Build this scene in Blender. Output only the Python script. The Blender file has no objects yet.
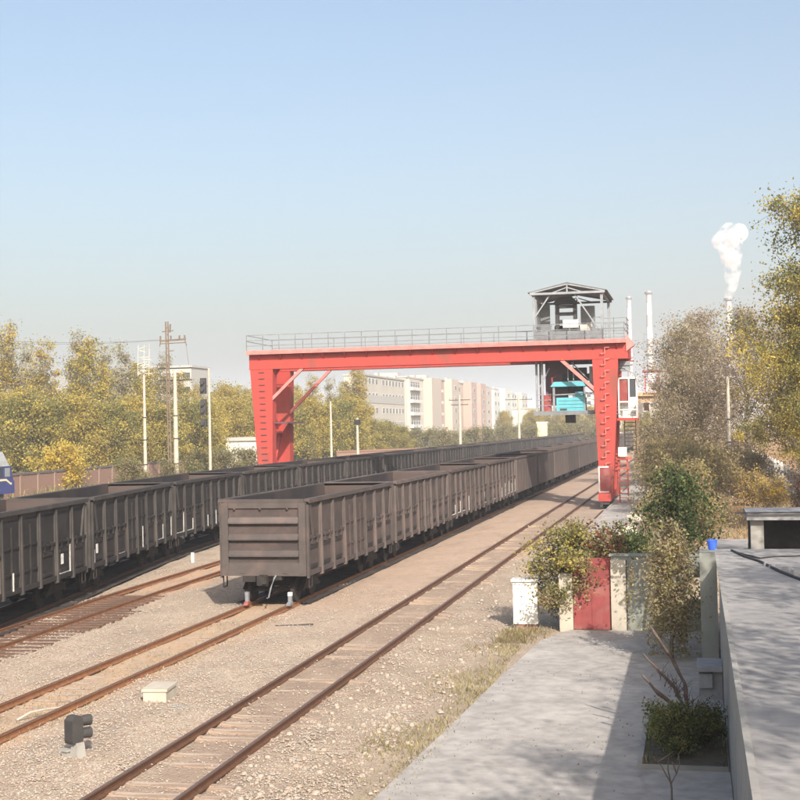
import bpy, bmesh, math, random
import numpy as np
from mathutils import Vector, Matrix
R = math.radians
rnd = random.Random(7)
scene = bpy.context.scene
col = scene.collection

# ------------------------------------------------------------ camera
cam_d = bpy.data.cameras.new('camera'); cam = bpy.data.objects.new('camera', cam_d); col.objects.link(cam)
scene.camera = cam
yaw, pit, rol = R(12.526), R(1.179), R(-1.148)
fw = Vector((-math.sin(yaw)*math.cos(pit), math.cos(yaw)*math.cos(pit), math.sin(pit)))
rr = Vector((math.cos(yaw), math.sin(yaw), 0)); uu = rr.cross(fw)
r2 = rr*math.cos(rol)+uu*math.sin(rol); u2 = -rr*math.sin(rol)+uu*math.cos(rol)
M = Matrix((r2, u2, -fw)).transposed().to_4x4(); M.translation = Vector((0, 0, 5.84))
cam.matrix_world = M
cam_d.sensor_width = 36; cam_d.sensor_fit = 'HORIZONTAL'; cam_d.lens = 36*1323/800
cam_d.clip_start = .1; cam_d.clip_end = 9000

# ------------------------------------------------------------ sky, sun, exposure
SUN = Vector((.70, -1.35, 1.0)).normalized()      # towards the sun
el = math.asin(SUN.z); az = math.atan2(SUN.x, SUN.y)
world = bpy.data.worlds.new('World'); scene.world = world; world.use_nodes = True
nt = world.node_tree; nt.nodes.clear()
wo = nt.nodes.new('ShaderNodeOutputWorld'); bg = nt.nodes.new('ShaderNodeBackground')
sk = nt.nodes.new('ShaderNodeTexSky'); sk.sky_type = 'NISHITA'; sk.sun_disc = False
sk.sun_elevation = el; sk.sun_rotation = az; sk.air_density = 1.2; sk.dust_density = 5.2; sk.ozone_density = 1.7; sk.altitude = 0
nt.links.new(sk.outputs[0], bg.inputs[0]); nt.links.new(bg.outputs[0], wo.inputs[0]); bg.inputs[1].default_value = .147
sd = bpy.data.lights.new('sun', 'SUN'); sd.energy = 5.0; sd.angle = R(.6); sd.color = (1, .92, .83)
so = bpy.data.objects.new('sun', sd); col.objects.link(so); so.rotation_euler = (-SUN).to_track_quat('-Z', 'Y').to_euler()
so.location = (30, -40, 60)
scene.view_settings.view_transform = 'Standard'; scene.view_settings.look = 'None'
scene.view_settings.exposure = 0.50; scene.view_settings.gamma = 1
scene.render.engine = 'CYCLES'; scene.cycles.volume_bounces = 3; scene.cycles.transparent_max_bounces = 8; scene.cycles.max_bounces = 6

# ------------------------------------------------------------ materials
def mat(name, c, rough=.8, c2=None, scale=3.0, bump=0.0, bscale=None, metal=0, detail=6, spec=.3, stretch=None, c3=None, s3=.3, contrast=(.35, .65), world=False, vary=0):
    m = bpy.data.materials.new(name); m.use_nodes = True
    n = m.node_tree.nodes; l = m.node_tree.links; b = n['Principled BSDF']
    b.inputs['Roughness'].default_value = rough; b.inputs['Metallic'].default_value = metal
    b.inputs['Specular IOR Level'].default_value = spec
    b.inputs['Base Color'].default_value = (*c, 1)
    if world:
        g = n.new('ShaderNodeNewGeometry'); src = g.outputs['Position']
    else:
        g = n.new('ShaderNodeTexCoord'); src = g.outputs['Object']
    if stretch:
        mp = n.new('ShaderNodeMapping'); mp.inputs['Scale'].default_value = stretch; l.new(src, mp.inputs[0]); src = mp.outputs[0]
    if c2:
        t = n.new('ShaderNodeTexNoise'); t.inputs['Scale'].default_value = scale; t.inputs['Detail'].default_value = detail; t.inputs['Roughness'].default_value = .65
        l.new(src, t.inputs['Vector'])
        mr = n.new('ShaderNodeMapRange'); mr.inputs[1].default_value = contrast[0]; mr.inputs[2].default_value = contrast[1]; l.new(t.outputs[0], mr.inputs[0])
        mx = n.new('ShaderNodeMixRGB'); mx.inputs[1].default_value = (*c, 1); mx.inputs[2].default_value = (*c2, 1)
        l.new(mr.outputs[0], mx.inputs[0]); out = mx.outputs[0]
        if c3:
            t3 = n.new('ShaderNodeTexNoise'); t3.inputs['Scale'].default_value = s3; t3.inputs['Detail'].default_value = 4; l.new(src, t3.inputs['Vector'])
            r3 = n.new('ShaderNodeMapRange'); r3.inputs[1].default_value = .5; r3.inputs[2].default_value = .68; l.new(t3.outputs[0], r3.inputs[0])
            m3 = n.new('ShaderNodeMixRGB'); l.new(r3.outputs[0], m3.inputs[0]); l.new(out, m3.inputs[1]); m3.inputs[2].default_value = (*c3, 1); out = m3.outputs[0]
        if vary:
            oi = n.new('ShaderNodeObjectInfo'); vr = n.new('ShaderNodeMapRange'); vr.inputs[3].default_value = 1-vary; vr.inputs[4].default_value = 1+vary; l.new(oi.outputs['Random'], vr.inputs[0])
            hv = n.new('ShaderNodeHueSaturation'); l.new(out, hv.inputs['Color']); l.new(vr.outputs[0], hv.inputs['Value']); out = hv.outputs[0]
        l.new(out, b.inputs['Base Color'])
    if bump:
        tb = n.new('ShaderNodeTexNoise'); tb.inputs['Scale'].default_value = bscale or scale*3; tb.inputs['Detail'].default_value = 5
        l.new(src, tb.inputs['Vector'])
        bm = n.new('ShaderNodeBump'); bm.inputs['Strength'].default_value = bump; bm.inputs['Distance'].default_value = .03
        l.new(tb.outputs[0], bm.inputs['Height']); l.new(bm.outputs[0], b.inputs['Normal'])
    return m

def leafmat(name, c, tr=.45):
    m = bpy.data.materials.new(name); m.use_nodes = True
    n = m.node_tree.nodes; l = m.node_tree.links; n.clear()
    o = n.new('ShaderNodeOutputMaterial'); d = n.new('ShaderNodeBsdfDiffuse'); t = n.new('ShaderNodeBsdfTranslucent'); x = n.new('ShaderNodeMixShader')
    g = n.new('ShaderNodeNewGeometry')
    wn = n.new('ShaderNodeTexNoise'); wn.inputs['Scale'].default_value = 1.7; wn.inputs['Detail'].default_value = 5; l.new(g.outputs['Position'], wn.inputs['Vector'])
    h = n.new('ShaderNodeHueSaturation'); h.inputs['Color'].default_value = (*c, 1)
    mr = n.new('ShaderNodeMapRange'); mr.inputs[1].default_value = .3; mr.inputs[2].default_value = .7; mr.inputs[3].default_value = .62; mr.inputs[4].default_value = 1.35
    l.new(wn.outputs[0], mr.inputs[0]); l.new(mr.outputs[0], h.inputs['Value'])
    l.new(h.outputs[0], d.inputs[0]); l.new(h.outputs[0], t.inputs[0]); x.inputs[0].default_value = tr
    l.new(d.outputs[0], x.inputs[1]); l.new(t.outputs[0], x.inputs[2]); l.new(x.outputs[0], o.inputs[0])
    return m

def wave_mat(name, c, c2, scale, rough=.9, axis='Z'):
    """brick courses"""
    m = bpy.data.materials.new(name); m.use_nodes = True
    n = m.node_tree.nodes; l = m.node_tree.links; b = n['Principled BSDF']; b.inputs['Roughness'].default_value = rough
    g = n.new('ShaderNodeTexCoord'); sp = n.new('ShaderNodeSeparateXYZ'); cb = n.new('ShaderNodeCombineXYZ'); l.new(g.outputs['Object'], sp.inputs[0])
    l.new(sp.outputs[0 if axis == 'X' else 1], cb.inputs[0]); l.new(sp.outputs[2], cb.inputs[1])
    t = n.new('ShaderNodeTexBrick'); t.inputs['Scale'].default_value = scale; t.inputs['Color1'].default_value = (*c, 1); t.inputs['Color2'].default_value = (*c2, 1)
    t.inputs['Mortar'].default_value = (.30, .26, .22, 1); t.inputs['Mortar Size'].default_value = .02; l.new(cb.outputs[0], t.inputs['Vector'])
    l.new(t.outputs[0], b.inputs['Base Color']); return m

MT = {}
MT['red'] = mat('red_paint', (.42, .052, .044), .6, (.33, .05, .038), 1.6, .0, stretch=(1, 1, .35), c3=(.24, .06, .045), s3=.9, vary=.06)
MT['redlight'] = mat('faded_red_paint', (0.560, 0.112, 0.080), .55, (0.480, 0.080, 0.060), 1.2)
MT['pinkred'] = mat('dusty_red_paint', (.62, .22, .20), .7, (.52, .16, .14), 2)
MT['grey'] = mat('grey_paint', (.20, .215, .23), .55, (.14, .15, .16), 2)
MT['lightgrey'] = mat('light_grey_steel', (.28, .30, .32), .5, (.20, .22, .24), 2)
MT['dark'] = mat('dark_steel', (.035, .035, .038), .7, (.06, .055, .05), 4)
MT['iron'] = mat('oily_iron', (.018, .016, .016), .75, (.035, .029, .026), 5)
MT['wag'] = mat('wagon_paint', (.056, .044, .042), .75, (.082, .061, .055), 2.2, .15, 12, c3=(.042, .035, .035), s3=.9, vary=.2)
MT['wagpost'] = mat('wagon_post_paint', (.088, .073, .068), .7, (.068, .057, .053), 2.5, c3=(.115, .085, .075), s3=1.1, vary=.2)
MT['wagin'] = mat('wagon_inside_steel', (.024, .021, .023), .85, (.036, .031, .032), 1.5, .1, 10, c3=(.075, .055, .048), s3=.25)
MT['wag2'] = mat('black_wagon_paint', (.018, .0165, .0165), .75, (.032, .029, .027), 2.2, .15, 12, c3=(.013, .012, .012), s3=.9, vary=.2)
MT['wagpost2'] = mat('black_wagon_post_paint', (.050, .045, .042), .7, (.034, .031, .030), 2.5, c3=(.066, .057, .050), s3=1.1, vary=.2)
MT['wag3'] = mat('smooth_wagon_paint', (0.088, 0.071, 0.065), .75, (0.071, 0.058, 0.052), 1.2, .05, 8, c3=(0.102, 0.078, 0.068), s3=.5, vary=.2)
MT['chalk'] = mat('white_marking_paint', (.78, .78, .74), .8, (.42, .40, .37), 9, contrast=(.45, .7))
MT['coal_shade'] = mat('coal_shade_strip', (.03, .026, .025), .95, (.055, .045, .038), 4, .3, 20, c3=(.08, .062, .05), s3=.8, world=True)  # dusty black with the shade under the trains painted in
MT['rail'] = mat('rusty_rail', (.13, .062, .035), .7, (.085, .045, .028), 6, .2, 30)
MT['railrust'] = mat('orange_rusty_rail', (.25, .115, .055), .75, (.17, .08, .04), 6, .2, 30)
MT['railtop'] = mat('worn_rail_head', (.17, .10, .07), .45, (.12, .075, .055), 9, metal=.3)
MT['tie'] = mat('sleeper_timber', (.25, .185, .14), .9, (.38, .29, .22), 3, .4, 25, stretch=(1, 5, 5), c3=(.46, .36, .275), s3=.9)
MT['tiedark'] = mat('tarred_timber', (.09, .055, .04), .9, (.15, .095, .07), 3, .4, 25, stretch=(1, 5, 5))
MT['white'] = mat('white_paint', (0.680, 0.671, 0.637), .5, (0.612, 0.595, 0.552), 2)
MT['cream'] = mat('cream_render', (0.527, 0.493, 0.416), .85, (0.442, 0.408, 0.348), 1)
MT['conc'] = mat('concrete', (.33, .32, .29), .9, (.26, .25, .23), 2, .2, 20, c3=(.22, .215, .20), s3=.5)
MT['pole'] = mat('pole_concrete', (.47, .43, .35), .9, (.38, .34, .28), 2, .1, 20)
MT['pave'] = mat('pavement_concrete', (.37, .345, .315), .92, (.315, .295, .27), 1.3, .25, 18, c3=(.41, .38, .345), s3=.45, world=True)
MT['roof'] = mat('roof_screed', (.265, .255, .245), .92, (.32, .305, .29), 1.1, .3, 15, c3=(.20, .195, .19), s3=.6, world=True, stretch=(.5, 1.0, 1))
MT['plaster'] = mat('green_grey_plaster', (.27, .28, .245), .9, (.22, .23, .205), 1.5, .1, 15, c3=(.19, .20, .18), s3=.8)
MT['reddoor'] = mat('red_board', (.27, .062, .060), .85, (.20, .05, .048), 3, c3=(.30, .115, .10), s3=1.5)
MT['cyan'] = mat('cyan_paint', (.11, .40, .46), .5, (.09, .33, .39), 2)
MT['plum'] = mat('plum_panel', (.13, .075, .085), .6, (.10, .06, .07), 1)
MT['locoblue'] = mat('dark_blue_paint', (.035, .045, .17), .4, (.05, .06, .20), 2)
MT['locoroof'] = mat('silver_roof_paint', (.36, .38, .38), .5, (.28, .29, .29), 2)
MT['yellow'] = mat('pale_yellow_paint', (.65, .60, .38), .5)
MT['glass'] = mat('window_glass', (.05, .06, .075), .08, spec=.8)
MT['blueplastic'] = mat('blue_plastic', (.05, .13, .62), .35)
MT['bark'] = mat('bark', (.17, .14, .105), .95, (.11, .09, .07), 4, .5, 20, stretch=(3, 3, .6))
MT['barkpale'] = mat('pale_poplar_bark', (.36, .33, .26), .95, (.24, .215, .17), 3, .3, 20)
MT['barkdark'] = mat('dark_bark', (.085, .06, .05), .95, (.13, .10, .085), 6, .5, 25)
MT['mast'] = mat('brown_mast', (.20, .145, .10), .8, (.13, .095, .07), 4)
MT['brick'] = wave_mat('red_brick', (.27, .135, .095), (.21, .11, .08), 4.5)
MT['cap'] = mat('wall_coping', (.10, .09, .08), .9, (.16, .14, .12), 3)
MT['stone'] = mat('grey_stone', (.32, .32, .32), .9, (.24, .24, .245), 3, .3, 15)
MT['soil'] = mat('dark_soil', (.075, .065, .048), 1, (.12, .105, .075), 6, .6, 20)
MT['ins'] = mat('insulator', (.35, .33, .32), .4)
MT['bA'] = mat('pale_cream_facade', (0.475, 0.446, 0.389), .9, (0.432, 0.403, 0.360), .15)
MT['bA2'] = mat('grey_band_facade', (0.375, 0.367, 0.345), .9)
MT['bB'] = mat('pink_facade', (0.403, 0.302, 0.259), .9, (0.360, 0.274, 0.238), .15)
MT['bC'] = mat('white_facade', (0.525, 0.540, 0.495), .9, (0.480, 0.495, 0.450), .15)
MT['bD'] = mat('dusty_facade', (0.432, 0.374, 0.324), .9)
MT['winframe'] = mat('white_window_frame', (0.562, 0.562, 0.540), .6)
MT['winglass'] = mat('dim_window', (.05, .055, .06), .25, spec=.6)
MT['stack'] = mat('chimney_white', (0.612, 0.612, 0.612), .8)
MT['stackred'] = mat('chimney_band', (.40, .37, .37), .8)
MT['ochre'] = mat('faded_ochre_steel', (.50, .36, .20), .8, (.38, .24, .14), 1)
L_yel = leafmat('leaf_yellow', (.47, .38, .10)); L_yel2 = leafmat('leaf_gold', (.53, .39, .09))
L_grn = leafmat('leaf_green', (.18, .19, .07)); L_dgrn = leafmat('leaf_deep_green', (.07, .10, .045))
L_olv = leafmat('leaf_olive', (.28, .25, .10)); L_brn = leafmat('leaf_brown', (.30, .235, .14)); L_dry = leafmat('leaf_dry', (.37, .295, .18))
L_pale = leafmat('leaf_pale', (.40, .365, .22)); L_red = leafmat('leaf_reddish', (.21, .07, .045)); L_grey = leafmat('twig_grey', (.32, .27, .215), .1)
L_gold = leafmat('leaf_bright_gold', (.58, .42, .06))

def add_cracks(m, scale, dark=.55, joint=None):
    n = m.node_tree.nodes; l = m.node_tree.links; b = n['Principled BSDF']; src = b.inputs['Base Color'].links[0].from_socket
    g = n.new('ShaderNodeNewGeometry'); nz = n.new('ShaderNodeTexNoise'); nz.inputs['Scale'].default_value = 1.4; nz.inputs['Detail'].default_value = 5; l.new(g.outputs['Position'], nz.inputs['Vector'])
    vm = n.new('ShaderNodeVectorMath'); vm.operation = 'SCALE'; vm.inputs['Scale'].default_value = 1.1; l.new(nz.outputs['Color'], vm.inputs[0])
    va = n.new('ShaderNodeVectorMath'); va.operation = 'ADD'; l.new(g.outputs['Position'], va.inputs[0]); l.new(vm.outputs[0], va.inputs[1])
    v = n.new('ShaderNodeTexVoronoi'); v.feature = 'DISTANCE_TO_EDGE'; v.inputs['Scale'].default_value = scale; l.new(va.outputs[0], v.inputs['Vector'])
    r = n.new('ShaderNodeMapRange'); r.inputs[1].default_value = .0; r.inputs[2].default_value = .011; r.inputs[3].default_value = dark; r.inputs[4].default_value = 1; l.new(v.outputs[0], r.inputs[0])
    s2 = n.new('ShaderNodeTexNoise'); s2.inputs['Scale'].default_value = 3.5; s2.inputs['Detail'].default_value = 8; l.new(g.outputs['Position'], s2.inputs['Vector'])
    r2_ = n.new('ShaderNodeMapRange'); r2_.inputs[1].default_value = .35; r2_.inputs[2].default_value = .7; r2_.inputs[3].default_value = 1.1; r2_.inputs[4].default_value = .82; l.new(s2.outputs[0], r2_.inputs[0])
    mu = n.new('ShaderNodeMath'); mu.operation = 'MULTIPLY'; l.new(r.outputs[0], mu.inputs[0]); l.new(r2_.outputs[0], mu.inputs[1])
    h = n.new('ShaderNodeHueSaturation'); l.new(src, h.inputs['Color']); l.new(mu.outputs[0], h.inputs['Value']); l.new(h.outputs[0], b.inputs['Base Color'])
add_cracks(MT['pave'], .09, .84); add_cracks(MT['roof'], .08, .86)
# ------------------------------------------------------------ mesh helper
class MB:
    def __init__(s): s.v = []; s.f = []; s.mi = []; s.k = 0; s.pr = []; s.mk = []
    def _add(s, vs, fs):
        o = len(s.v); s.pr.append((len(s.v), len(s.f))); s.v += [tuple(v) for v in vs]; s.f += [tuple(i+o for i in f) for f in fs]; s.mi += [s.k]*len(fs); return s
    def box(s, x0, x1, y0, y1, z0, z1):
        x0, x1 = sorted((x0, x1)); y0, y1 = sorted((y0, y1)); z0, z1 = sorted((z0, z1))
        return s._add([(x0,y0,z0),(x1,y0,z0),(x1,y1,z0),(x0,y1,z0),(x0,y0,z1),(x1,y0,z1),(x1,y1,z1),(x0,y1,z1)],
                      [(0,3,2,1),(4,5,6,7),(0,1,5,4),(1,2,6,5),(2,3,7,6),(3,0,4,7)])
    def hexa(s, p):   # 8 points: bottom ring ccw, top ring ccw
        return s._add(p, [(0,3,2,1),(4,5,6,7),(0,1,5,4),(1,2,6,5),(2,3,7,6),(3,0,4,7)])
    def taper(s, cx, cy, z0, z1, w0, d0, w1, d1, cx1=None, cy1=None):
        cx1 = cx if cx1 is None else cx1; cy1 = cy if cy1 is None else cy1
        return s.hexa([(cx-w0/2,cy-d0/2,z0),(cx+w0/2,cy-d0/2,z0),(cx+w0/2,cy+d0/2,z0),(cx-w0/2,cy+d0/2,z0),
                       (cx1-w1/2,cy1-d1/2,z1),(cx1+w1/2,cy1-d1/2,z1),(cx1+w1/2,cy1+d1/2,z1),(cx1-w1/2,cy1+d1/2,z1)])
    def tube(s, pts, r, n=6, cap=True):
        pts = [Vector(p) for p in pts]; rs = r if hasattr(r, '__len__') else [r]*len(pts)
        vs = []; fs = []
        for i, p in enumerate(pts):
            d = (pts[min(i+1, len(pts)-1)]-pts[max(i-1, 0)]).normalized()
            a = Vector((0,0,1)) if abs(d.z) < .9 else Vector((1,0,0))
            x = d.cross(a).normalized(); y = d.cross(x)
            for k in range(n):
                t = 2*math.pi*k/n; vs.append(p+(x*math.cos(t)+y*math.sin(t))*rs[i])
        for i in range(len(pts)-1):
            for k in range(n):
                a = i*n+k; b = i*n+(k+1) % n; fs.append((a, a+n, b+n, b))
        if cap: fs.append(tuple(range(n))); fs.append(tuple(range((len(pts)-1)*n+n-1, (len(pts)-1)*n-1, -1)))
        return s._add(vs, fs)
    def bar(s, a, b, w, h=None):   # rectangular bar
        h = h or w; a = Vector(a); b = Vector(b); d = (b-a).normalized()
        up = Vector((0,0,1)) if abs(d.z) < .95 else Vector((0,1,0))
        x = d.cross(up).normalized()*w/2; y = x.normalized().cross(d)*h/2
        return s.hexa([a-x-y, a+x-y, a+x+y, a-x+y, b-x-y, b+x-y, b+x+y, b-x+y])
    def prism(s, poly, z0, z1):
        n = len(poly); vs = [(x,y,z0) for x,y in poly]+[(x,y,z1) for x,y in poly]
        return s._add(vs, [tuple(range(n-1,-1,-1)), tuple(range(n,2*n))]+[(i,(i+1)%n,(i+1)%n+n,i+n) for i in range(n)])
    def prof_y(s, poly, y0, y1):   # (x,z) profile extruded along y
        n = len(poly); vs = [(x,y0,z) for x,z in poly]+[(x,y1,z) for x,z in poly]
        return s._add(vs, [tuple(range(n)), tuple(range(2*n-1,n-1,-1))]+[(i,i+n,(i+1)%n+n,(i+1)%n) for i in range(n)])
    def prof_x(s, poly, x0, x1):
        n = len(poly); vs = [(x0,y,z) for y,z in poly]+[(x1,y,z) for y,z in poly]
        return s._add(vs, [tuple(range(n-1,-1,-1)), tuple(range(n,2*n))]+[(i,(i+1)%n,(i+1)%n+n,i+n) for i in range(n)])
    def ball(s, c, r, n=8, m=6, sz=1):
        vs = []; fs = []
        for i in range(m+1):
            t = math.pi*i/m
            for k in range(n):
                p = 2*math.pi*k/n; vs.append((c[0]+r*math.sin(t)*math.cos(p), c[1]+r*math.sin(t)*math.sin(p), c[2]+r*sz*math.cos(t)))
        for i in range(m):
            for k in range(n):
                a = i*n+k; b = i*n+(k+1)%n; fs.append((a, a+n, b+n, b))
        return s._add(vs, fs)
    def cylx(s, c, r, w, n=16):
        return s.tube([(c[0]-w/2,c[1],c[2]),(c[0]+w/2,c[1],c[2])], r, n)
    def mark(s): s.mk.append((len(s.v), len(s.f))); return s
    def pieces(s):
        st = s.mk or s.pr; out = []
        for (v0, f0), (v1, f1) in zip(st, st[1:]+[(len(s.v), len(s.f))]):
            q = MB(); q.v = s.v[v0:v1]; q.f = [tuple(i-v0 for i in f) for f in s.f[f0:f1]]; q.mi = s.mi[f0:f1]; out.append(q)
        return out
    def build_each(s, name, mats, parent=None): return [q.build(name, mats, parent) for q in s.pieces()]
    def build(s, name, mats, parent=None, smooth=False):
        me = bpy.data.meshes.new(name); me.from_pydata([tuple(v) for v in s.v], [], s.f)
        mats = mats if isinstance(mats, (list, tuple)) else [mats]
        for m in mats: me.materials.append(MT[m] if isinstance(m, str) else m)
        if len(mats) > 1: me.polygons.foreach_set('material_index', s.mi)
        if smooth: me.polygons.foreach_set('use_smooth', [True]*len(me.polygons))
        bm_ = bmesh.new(); bm_.from_mesh(me); bmesh.ops.recalc_face_normals(bm_, faces=bm_.faces); bm_.to_mesh(me); bm_.free()
        me.update()
        o = bpy.data.objects.new(name, me); col.objects.link(o)
        if parent: o.parent = parent
        return o

def tag(o, label=None, cat=None, group=None, kind=None):
    if label: o['label'] = label
    if cat: o['category'] = cat
    if group: o['group'] = group
    if kind: o['kind'] = kind
    return o
def empty(name, loc=(0,0,0), rz=0):
    o = bpy.data.objects.new(name, None); o.empty_display_size = .3; col.objects.link(o); o.location = loc; o.rotation_euler = (0,0,rz); return o
def copy_tree(o, parent=None):
    c = o.copy(); col.objects.link(c)
    if parent: c.parent = parent
    for ch in list(o.children): copy_tree(ch, c)
    return c
ORD = ['first','second','third','fourth','fifth','sixth','seventh','eighth','ninth','tenth','eleventh','twelfth','thirteenth','fourteenth','fifteenth','sixteenth','seventeenth','eighteenth','nineteenth','twentieth','twenty-first','twenty-second','twenty-third','twenty-fourth','twenty-fifth','twenty-sixth','twenty-seventh','twenty-eighth']

def np_mesh(name, V, F, mats, mi=None, parent=None, smooth=False):
    """V (n,3), F (m,k)"""
    me = bpy.data.meshes.new(name); n = len(V); m, k = F.shape
    me.vertices.add(n); me.vertices.foreach_set('co', V.astype(np.float32).ravel())
    me.loops.add(m*k); me.loops.foreach_set('vertex_index', F.astype(np.int32).ravel())
    me.polygons.add(m); me.polygons.foreach_set('loop_start', np.arange(0, m*k, k, dtype=np.int32)); me.polygons.foreach_set('loop_total', np.full(m, k, dtype=np.int32))
    for q in mats: me.materials.append(MT[q] if isinstance(q, str) else q)
    if mi is not None: me.polygons.foreach_set('material_index', mi.astype(np.int32))
    me.update(calc_edges=True); me.validate()
    o = bpy.data.objects.new(name, me); col.objects.link(o)
    if parent: o.parent = parent
    return o

# ============================================================ SETTING
GZ = -.17
def ground_material():
    m = bpy.data.materials.new('yard_ground'); m.use_nodes = True
    n = m.node_tree.nodes; l = m.node_tree.links; b = n['Principled BSDF']; b.inputs['Roughness'].default_value = .97; b.inputs['Specular IOR Level'].default_value = .15
    g = n.new('ShaderNodeNewGeometry'); P = g.outputs['Position']
    sp = n.new('ShaderNodeSeparateXYZ'); l.new(P, sp.inputs[0])
    def noise(s, d=6, stretch=None):
        t = n.new('ShaderNodeTexNoise'); t.inputs['Scale'].default_value = s; t.inputs['Detail'].default_value = d; t.inputs['Roughness'].default_value = .7
        if stretch:
            mp = n.new('ShaderNodeMapping'); mp.inputs['Scale'].default_value = stretch; l.new(P, mp.inputs[0]); l.new(mp.outputs[0], t.inputs['Vector'])
        else: l.new(P, t.inputs['Vector'])
        return t.outputs[0]
    def mr(x, a, b_, c=0, d=1):
        q = n.new('ShaderNodeMapRange'); q.inputs[1].default_value = a; q.inputs[2].default_value = b_; q.inputs[3].default_value = c; q.inputs[4].default_value = d; l.new(x, q.inputs[0]); return q.outputs[0]
    def mix(f, a, b_):
        q = n.new('ShaderNodeMixRGB')
        l.new(f, q.inputs[0])
        for i, z in ((1, a), (2, b_)):
            if isinstance(z, tuple): q.inputs[i].default_value = (*z, 1)
            else: l.new(z, q.inputs[i])
        return q.outputs[0]
    def mul(a, b_):
        q = n.new('ShaderNodeMath'); q.operation = 'MULTIPLY'; l.new(a, q.inputs[0]); l.new(b_, q.inputs[1]); return q.outputs[0]
    def add(a, b_):
        q = n.new('ShaderNodeMath'); q.operation = 'ADD'; l.new(a, q.inputs[0])
        if isinstance(b_, float): q.inputs[1].default_value = b_
        else: l.new(b_, q.inputs[1])
        return q.outputs[0]
    # stones
    vo = n.new('ShaderNodeTexVoronoi'); vo.inputs['Scale'].default_value = 26; l.new(P, vo.inputs['Vector'])
    vv = n.new('ShaderNodeSeparateColor'); l.new(vo.outputs['Color'], vv.inputs[0])
    gravel = mix(vv.outputs[0], (.285, .22, .165), (.54, .445, .345))
    gravel = mix(mr(noise(.35, 4), .42, .65), gravel, mix(vv.outputs[1], (.25, .195, .15), (.44, .365, .285)))
    dirt = mix(mr(noise(1.6), .35, .65), (.36, .25, .18), (.26, .18, .13))
    dirt = mix(mr(noise(.25, 5), .45, .7), dirt, (.42, .31, .225))
    # rusty dirt runs with the tracks, and gives way to dust farther out
    X = add(sp.outputs[0], mul(add(noise(.22, 4), -.5), mr(noise(1, 2), 0, 1, 3.0, 3.0)))
    def band(c, w, e):
        q = n.new('ShaderNodeMath'); q.operation = 'ABSOLUTE'; l.new(add(X, -float(c)), q.inputs[0]); return mr(q.outputs[0], w, w+e, 1, 0)
    rust = band(-14.11, .85, .9)
    dusty = mul(band(-11.3, 2.2, 1.0), mr(add(sp.outputs[1], mul(noise(.15, 3), mr(noise(1, 2), 0, 1, 18.0, 18.0))), 44, 54))
    c = mix(mul(rust, mr(noise(.9, 5), .25, .6)), gravel, mix(mr(noise(3), .3, .7), (.40, .265, .165), (.50, .36, .245)))
    c = mix(dusty, c, mix(mr(noise(2.0), .3, .7), (.36, .265, .20), (.45, .34, .26)))
    l1 = mul(band(-20.3, .9, .8), mr(noise(.9, 5), .3, .55))
    c = mix(l1, c, (.48, .31, .20))
    shoulder = mul(band(-6.4, 1.5, .8), mr(noise(.6, 6), .40, .62))
    c = mix(shoulder, c, mix(mr(noise(2.5), .35, .7), (.37, .295, .215), (.285, .225, .165)))
    rband = mul(band(-8.95, .75, .5), mr(noise(.8, 5), .2, .5))
    c = mix(rband, c, mix(mr(noise(3), .3, .7), (.27, .20, .15), (.36, .275, .205)))
    stain = mr(noise(.45, 6, (1.6, .5, 1)), .52, .68)
    c = mix(mul(stain, mr(noise(5, 3), .3, .8)), c, (.20, .155, .12))
    Y90 = mr(sp.outputs[1], 75, 120)
    c = mix(Y90, c, mix(mr(noise(.5), .3, .7), (.36, .27, .21), (.43, .325, .25)))
    # scrub land either side
    fld = mix(mr(noise(.12, 6), .38, .62), (.17, .15, .06), (.27, .21, .105))
    fld = mix(mr(noise(1.3, 4), .45, .7), fld, (.11, .12, .045))
    c = mix(mr(X, -34, -38), c, fld)
    c = mix(mr(X, .5, 2.5), c, mix(mr(noise(.5, 5), .3, .7), (.42, .25, .12), (.30, .19, .10)))
    l.new(c, b.inputs['Base Color'])
    bp = n.new('ShaderNodeBump'); bp.inputs['Strength'].default_value = .55; bp.inputs['Distance'].default_value = .05
    l.new(add(vo.outputs['Distance'], mr(noise(6), 0, 1, 0, .8)), bp.inputs['Height']); l.new(bp.outputs[0], b.inputs['Normal'])
    return m
gm = MB()
# one sheet to the horizon, gently uneven near the tracks
nx = [-3500,-900,-300,-120,-60]+[x for x in np.arange(-40, 12, .5)]+[20,60,200,900,3500]
ny = [-400,-60,0]+[y for y in np.arange(8, 120, .6)]+[130,150,180,220,300,500,900,2000,6000]
rs = np.random.RandomState(3)
gx, gy = np.meshgrid(nx, ny, indexing='ij')
near = ((gx > -40) & (gx < -5.6) & (gy > 8) & (gy < 119))
def lump(x, y):
    return .022*np.sin(x*1.7+y*.6)+.02*np.sin(x*.9-y*1.3+2)+.012*np.sin(x*3.1+y*2.3)
gz = np.full_like(gx, GZ)+np.where(near, (rs.rand(*gx.shape)-.5)*.03+lump(gx, gy), 0)
# shoulders of ballast sit a little higher between the tracks
gz += np.where(near, .05*np.exp(-((gx+17.2)/1.2)**2)+.04*np.exp(-((gx+11.6)/1.3)**2), 0)
for cx in (-8.95, -14.11): gz = np.where(near & (np.abs(gx-cx) < 1.5), np.minimum(gz, GZ+.02), gz)
V = np.stack([gx.ravel(), gy.ravel(), gz.ravel()], 1); A, B = len(nx), len(ny)
ii, jj = np.meshgrid(np.arange(A-1), np.arange(B-1), indexing='ij'); q = (ii*B+jj).ravel()
F = np.stack([q, q+B, q+B+1, q+1], 1)
MT['ground'] = ground_material()
tag(np_mesh('ground', V, F, ['ground']), kind='structure')

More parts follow.
